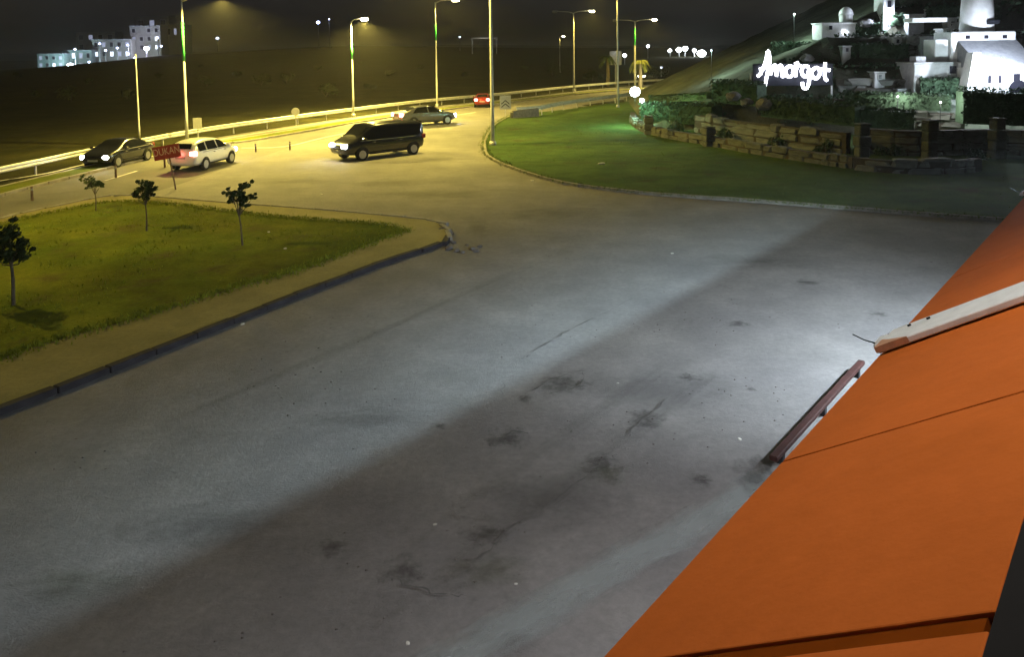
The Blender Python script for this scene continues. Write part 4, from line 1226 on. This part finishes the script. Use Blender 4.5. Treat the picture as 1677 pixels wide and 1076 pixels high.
# white houses
def villa(px0, px1, py0, py1, D, depth, label, wm, wins=(), parts=None, rz=0):
    D = min(HP(px0, py1, D).y, HP(px1, py1, D).y)
    a, b_ = P(px0, py1, D), P(px1, py0, D)
    r = thing('white_house', label, 'house', ((a.x+b_.x)/2, D, a.z), rz, 'white houses on the garden hill')
    W_, H_ = b_.x-a.x, b_.z-a.z
    o = MB().bevbox(-W_/2, W_/2, 0, depth, -1.2, H_, .04).build('wall', wm, r)
    MB().bevbox(-W_/2-.06, W_/2+.06, -.07, depth+.06, H_+.004, H_+.10, .02).build('parapet', wm, r)
    for (u, v, su, sv) in wins:
        x, z = -W_/2+W_*u, H_*v
        f = MB().bevbox(x-su/2-.06, x+su/2+.06, -.05, .05, z-sv/2-.06, z+sv/2+.06, .012).build('window', wm, r)
        MB().box(x-su/2, x+su/2, -.062, -.052, z-sv/2, z+sv/2).build('pane', 'window_dark', f)
    if parts: parts(r, W_, H_)
    return r
def dome(r, x, y, z, R, m='plaster', name='dome', sq=1.0):
    k = bmesh.new(); bmesh.ops.create_uvsphere(k, u_segments=18, v_segments=10, radius=R)
    for v in k.verts: v.co.z = max(v.co.z, 0)*sq
    me = bpy.data.meshes.new(name); k.to_mesh(me); k.free()
    for p in me.polygons: p.use_smooth = True
    return obj(name, me, m, r, (x, y, z))
def chapel(r, W_, H_):
    MB().tube([(W_*.36, 1, H_), (W_*.36, 1, H_+.7)], .5, 14).build('drum', 'plaster', r)
    dome(r, W_*.36, 1, H_+.7, .55, sq=1.2)
villa(1346, 1402, 38, 51, 72, 2, 'little white chapel with a dome on the left slope', 'plaster', [(.25, .5, .25, .3)], chapel)
def bell(r, W_, H_):
    MB().bevbox(-.4, -.15, .2, .7, H_+.1, H_+.9, .03).build('bell_post', 'plaster', r)
    MB().bevbox(.15, .4, .2, .7, H_+.1, H_+.9, .03).build('bell_post', 'plaster', r)
    MB().bevbox(-.45, .45, .15, .75, H_+.91, H_+1.1, .03).build('lintel', 'plaster', r)
villa(1446, 1466, -6, 24, 76, 1.6, 'narrow white bell tower at the top picture edge', 'plaster', [(.5, .6, .3, .5)], bell)
villa(1488, 1514, 24, 42, 70, 2, 'small grey stone house on the upper terrace', 'plaster_grey', [(.5, .5, .3, .35)])
villa(1552, 1568, 30, 48, 68, 2, 'small square white house left of the long white one', 'plaster', [(.5, .55, .25, .3)])
def balus(r, W_, H_):
    for k in range(9):
        x = -W_/2 + W_*(k+.5)/9
        MB().tube([(x, .1, H_+.1), (x, .1, H_+.4)], [.06, .04], 6).build('baluster', 'plaster', r)
    MB().bevbox(-W_/2, W_/2, .02, .2, H_+.4, H_+.5, .01).build('handrail', 'plaster', r)
villa(1569, 1626, 37, 50, 68, 2.5, 'long low white house with a balustrade on its roof', 'plaster', [(.15, .5, .2, .3)], balus)
villa(1497, 1574, 103, 125, 58, 2.5, 'small grey house with a dark square window on the middle terrace', 'plaster_grey', [(.82, .5, .45, .5)], lambda r, W_, H_: (MB().bevbox(-W_*.42, -W_*.2, .3, 1.2, H_+.1, H_+.5, .04).build('roof_hut', 'plaster_grey', r), MB().tube([(W_*.5, .3, -.6), (W_*.5, .3, H_)], .35, 12).build('round_corner', 'plaster', r)))
def bigv(r, W_, H_):
    # arch in the right of the ground floor, leaning buttress on the left, grey upper roof, round tower, side wing
    a = MB(); vs = []
    for k in range(11):
        t = PI*k/10; vs.append((W_*.05+.62*math.cos(t)+.4, -.02, .35+.62*math.sin(t)))
    vs = [(W_*.05+1.02, -.02, -.8)] + vs + [(W_*.05-.22, -.02, -.8)]
    a.add(vs + [(x, -.06, z) for x, y, z in vs], [tuple(range(13, 26))]); a.build('arch_opening', 'window_dark', r)
    MB().add([(-W_/2-1.0,-.3,-1.2),(-W_/2+.3,-.3,-1.2),(-W_/2+.3,.9,-1.2),(-W_/2-1.0,.9,-1.2),(-W_/2-.15,.1,H_+1.1),(-W_/2+.3,.1,H_+1.1),(-W_/2+.3,.9,H_+1.1),(-W_/2-.15,.9,H_+1.1)],
             [(3,2,1,0),(4,5,6,7),(0,1,5,4),(1,2,6,5),(2,3,7,6),(3,0,4,7)]).build('buttress', 'plaster', r)
    MB().add([(-W_/2+.3,.3,H_+.35),(W_/2,.3,H_+.35),(W_/2,2.6,H_+1.9),(-W_/2+.2,2.6,H_+1.9),(-W_/2+.3,.3,H_+.1),(W_/2,.3,H_+.1),(W_/2,2.6,H_+.1),(-W_/2+.2,2.6,H_+.1)],
             [(0,1,2,3),(4,5,1,0),(5,6,2,1),(6,7,3,2),(7,4,0,3)]).build('sloping_roof', 'roof_grey', r)
    MB().bevbox(-W_/2-.2, W_/2, 2.6, 5, 0, H_+2.5, .08).build('upper_wall', 'plaster', r)
    for x_, z_ in ((-W_*.3, H_+2.1), (0, H_+2.1), (W_*.3, H_+2.1)):
        f_ = MB().bevbox(x_-.22, x_+.22, 2.53, 2.62, z_-.16, z_+.2, .01).build('window', 'plaster', r)
        MB().box(x_-.15, x_+.15, 2.515, 2.527, z_-.1, z_+.14).build('pane', 'window_dark', f_)
    MB().bevbox(-W_/2-.75, -W_/2-.4, 2.94, 2.99, .4, 1.2, .01).build('door', 'window_dark', r)
    tw = MB().tube([(W_*.1, 4.4, H_+1.5), (W_*.1, 4.4, H_+5.6)], [1.15, .95], 20).build('tower', 'plaster', r, True)
    MB().bevbox(W_*.1+.05, W_*.1+.9, 3.2, 3.5, H_+3.0, H_+3.3, .02).build('ledge', 'sign_back', tw)
    dome(r, W_*.1, 4.4, H_+5.6, 1.0)
    MB().bevbox(-W_/2-2.6, -W_/2-.2, 3.2, 4.4, H_+3.2, H_+3.5, .03).build('side_wing', 'plaster', r)
    MB().bevbox(-W_/2-1.1, -W_/2-.2, 3.0, 4.6, 0, H_+2.0, .05).build('side_block', 'plaster', r)
villa(1598, 1705, 112, 156, 52, 2.6, 'big floodlit white house with round tower at the right picture edge', 'plaster', [(.62, .68, .42, .48), (.2, .62, .22, .5), (.36, .62, .22, .5)], bigv)
# railing at the top
rr = HP(1515, 14, 74)
rg = thing('railing', 'thin white railing on posts at the top of the garden', 'railing', (rr.x, rr.y, rr.z-1))
for k in range(5): MB().tube([(k*1.4, 0, -.6), (k*1.4, 0, 1.0)], .06, 6).build('post', 'white_paint', rg)
for z in (.55, .95): MB().tube([(-.1, 0, z), (5.8, 0, z)], .045, 6).build('rail', 'white_paint', rg)
# small pale cottages dotted over the terraces
for (x, y, w_, h_, lab, m_) in ((1432, 132, 18, 13, 'tiny grey cottage on the terrace left of the grey house', 'plaster_grey'), (1508, 75, 24, 14, 'tiny pale cottage above the grey house', 'plaster_grey'),
                                (1462, 72, 16, 10, 'tiny pale cottage in the middle of the upper terraces', 'plaster_grey'), (1380, 86, 14, 10, 'tiny pale cottage right above the script sign', 'plaster_grey'),
                                (1545, 60, 16, 12, 'tiny white cottage below the long white house', 'plaster'), (1470, 160, 22, 13, 'tiny grey cottage behind the hedge of the middle terrace', 'plaster_grey')):
    villa(x, x+w_, y-h_, y, 60, 1.2, lab, m_, [(.5, .5, .2, .28)])
# garden lights
def garden_lamp(px, py, D, energy, label, col=(.78, .88, 1.0), size=.12, tall=0.0, off=(0, -.25, .1), mname='lamp_cool'):
    p = HP(px, py, D); p.z += tall
    r = thing('garden_lamp', label, 'lamp', p, 0, 'garden spotlights')
    MB().tube([(0,0,-.8-tall), (0,0,0)], .02, 6).build('stake', 'black', r)
    k = bmesh.new(); bmesh.ops.create_icosphere(k, subdivisions=2, radius=size)
    me = bpy.data.meshes.new('bulb'); k.to_mesh(me); k.free()
    obj('bulb', me, mname, r, (0, 0, size))
    light('lamp_light', 'POINT', (off[0], off[1], off[2]+size), energy, col, r, .1)
garden_lamp(1040, 158, 60, 1000, 'bright white garden lamp at the left end of the hill', (.45, 1.0, .62), .38, off=(-.8, -.9, 0))
garden_lamp(1051, 168, 62.5, 30, 'small white lamp just below the bright one at the hill end', (.7, 1.0, .85), .18)
garden_lamp(1612, 160, 49, 1100, 'spotlight in front of the big white house', (.75, .92, 1.0), .07)
garden_lamp(1640, 100, 50, 2400, 'spotlight on the roof of the big white house', (.8, .86, 1.0), .07)
garden_lamp(1600, 58, 63, 700, 'spotlight in front of the long white house', (.8, .9, 1.0), .07)
garden_lamp(1530, 132, 55, 450, 'spotlight in front of the small grey house', (.8, .9, 1.0), .07)
garden_lamp(1380, 56, 69, 350, 'spotlight in front of the little white chapel', (.85, .9, 1.0), .07)
garden_lamp(1452, 32, 73, 700, 'spotlight in front of the white bell tower', (.75, .82, 1.0), .07)
garden_lamp(1165, 132, 72, 650, 'faint lamp low on the bare left slope of the garden hill', (.75, 1.0, .9), .05, 2.6, mname='window_lit')  # added lamp, only there to brighten the lower slope
garden_lamp(1300, 76, 72, 900, 'faint lamp high on the bare left slope of the garden hill', (.75, 1.0, .9), .05, 2.6, mname='window_lit')  # added lamp, only there to brighten the upper slope
for q_, lb in (((1452, 268, 43), 'tiny bollard lamp between the low walls near the tall middle pillar'), ((1560, 272, 43), 'tiny bollard lamp between the two right pillars'), ((1330, 200, 49), 'tiny bollard lamp hidden by the long hedge'), ((1470, 172, 50), 'tiny bollard lamp on the middle terrace'), ((1540, 182, 48), 'tiny bollard lamp near the hedge under the grey house')):
    garden_lamp(*q_, 240, lb, (.95, .95, .9), .05, .5, mname='window_lit')  # lamps added to lift the dark right part of the garden

# ------------------------------------------------------------------ rubble at the lawn tip, litter, pebbles
def lump(name, px, py, s, m, label, cat, group, z=.02, flat=.6):
    p = G(px, py, z)
    k = bmesh.new(); bmesh.ops.create_icosphere(k, subdivisions=1, radius=1)
    for v in k.verts:
        v.co *= 1 + .5*noise.noise(v.co*2+Vector((px, py, 0))); v.co.z = v.co.z*flat
    me = bpy.data.meshes.new(name); k.to_mesh(me); k.free()
    o = obj(name, me, m, None, (p.x, p.y, z+s*flat*.5), (0, 0, random.uniform(0, 6)), (s*1.3, s, s))
    tag(o, label, cat, group)
for (x, y, s_) in ((735, 408, .12), (748, 411, .1), (757, 414, .08), (772, 408, .1), (779, 412, .09), (742, 398, .08), (728, 378, .16), (736, 383, .12), (764, 402, .07), (786, 404, .08)):
    lump('rubble_stone', x, y, s_, 'rubble', 'broken stone lying at the pointed tip of the left lawn', 'stone', 'rubble at the lawn tip')
for (x, y, s_) in ((985, 268, .16), (872, 296, .08), (467, 407, .06), (345, 543, .05), (397, 531, .05), (1101, 415, .04), (1012, 628, .022), (712, 860, .025), (668, 1054, .025),
                   (845, 957, .02), (526, 318, .06), (1212, 720, .03), (440, 380, .05)):
    zz = .13 if (x, y) in ((985, 268), (872, 296), (467, 407), (440, 380)) else .02
    lump('litter_scrap', x, y, s_, 'litter', 'small pale scrap of litter lying on the ground', 'litter', 'scattered litter', zz, .35)
random.seed(31)
pb = MB()
for _ in range(2600):
    t, n_ = random.uniform(1, 26), random.uniform(4, 17)
    p = TN(t, n_)
    if noise.noise(Vector((p.x*.35, p.y*.35, 7))) < random.uniform(-.1, .5): continue
    s_ = random.uniform(.006, .022)
    pb.add([(p.x-s_, p.y, .02), (p.x, p.y-s_, .02), (p.x+s_*1.2, p.y, .02), (p.x, p.y+s_, .02), (p.x, p.y, .02+s_*.9)], [(0,1,4), (1,2,4), (2,3,4), (3,0,4)])
tag(pb.build('gravel', 'rubble'), 'loose grit and pebbles scattered over the asphalt', 'gravel', kind='stuff')

# ------------------------------------------------------------------ night haze in the air
hz = MB().box(-3100, 3100, -400, 3700, -7, 40).build('haze', None)
hmat = bpy.data.materials.new('haze'); hmat.use_nodes = True
hn = hmat.node_tree; hn.nodes.clear()
pv = hn.nodes.new('ShaderNodeVolumePrincipled')
pv.inputs['Color'].default_value = (.92, .92, .9, 1)
pv.inputs['Density'].default_value = 0.0004
ho = hn.nodes.new('ShaderNodeOutputMaterial')
hn.links.new(pv.outputs['Volume'], ho.inputs['Volume'])
hz.data.materials.append(hmat)
tag(hz, 'thin night haze filling the air over the whole place', 'haze', kind='stuff')
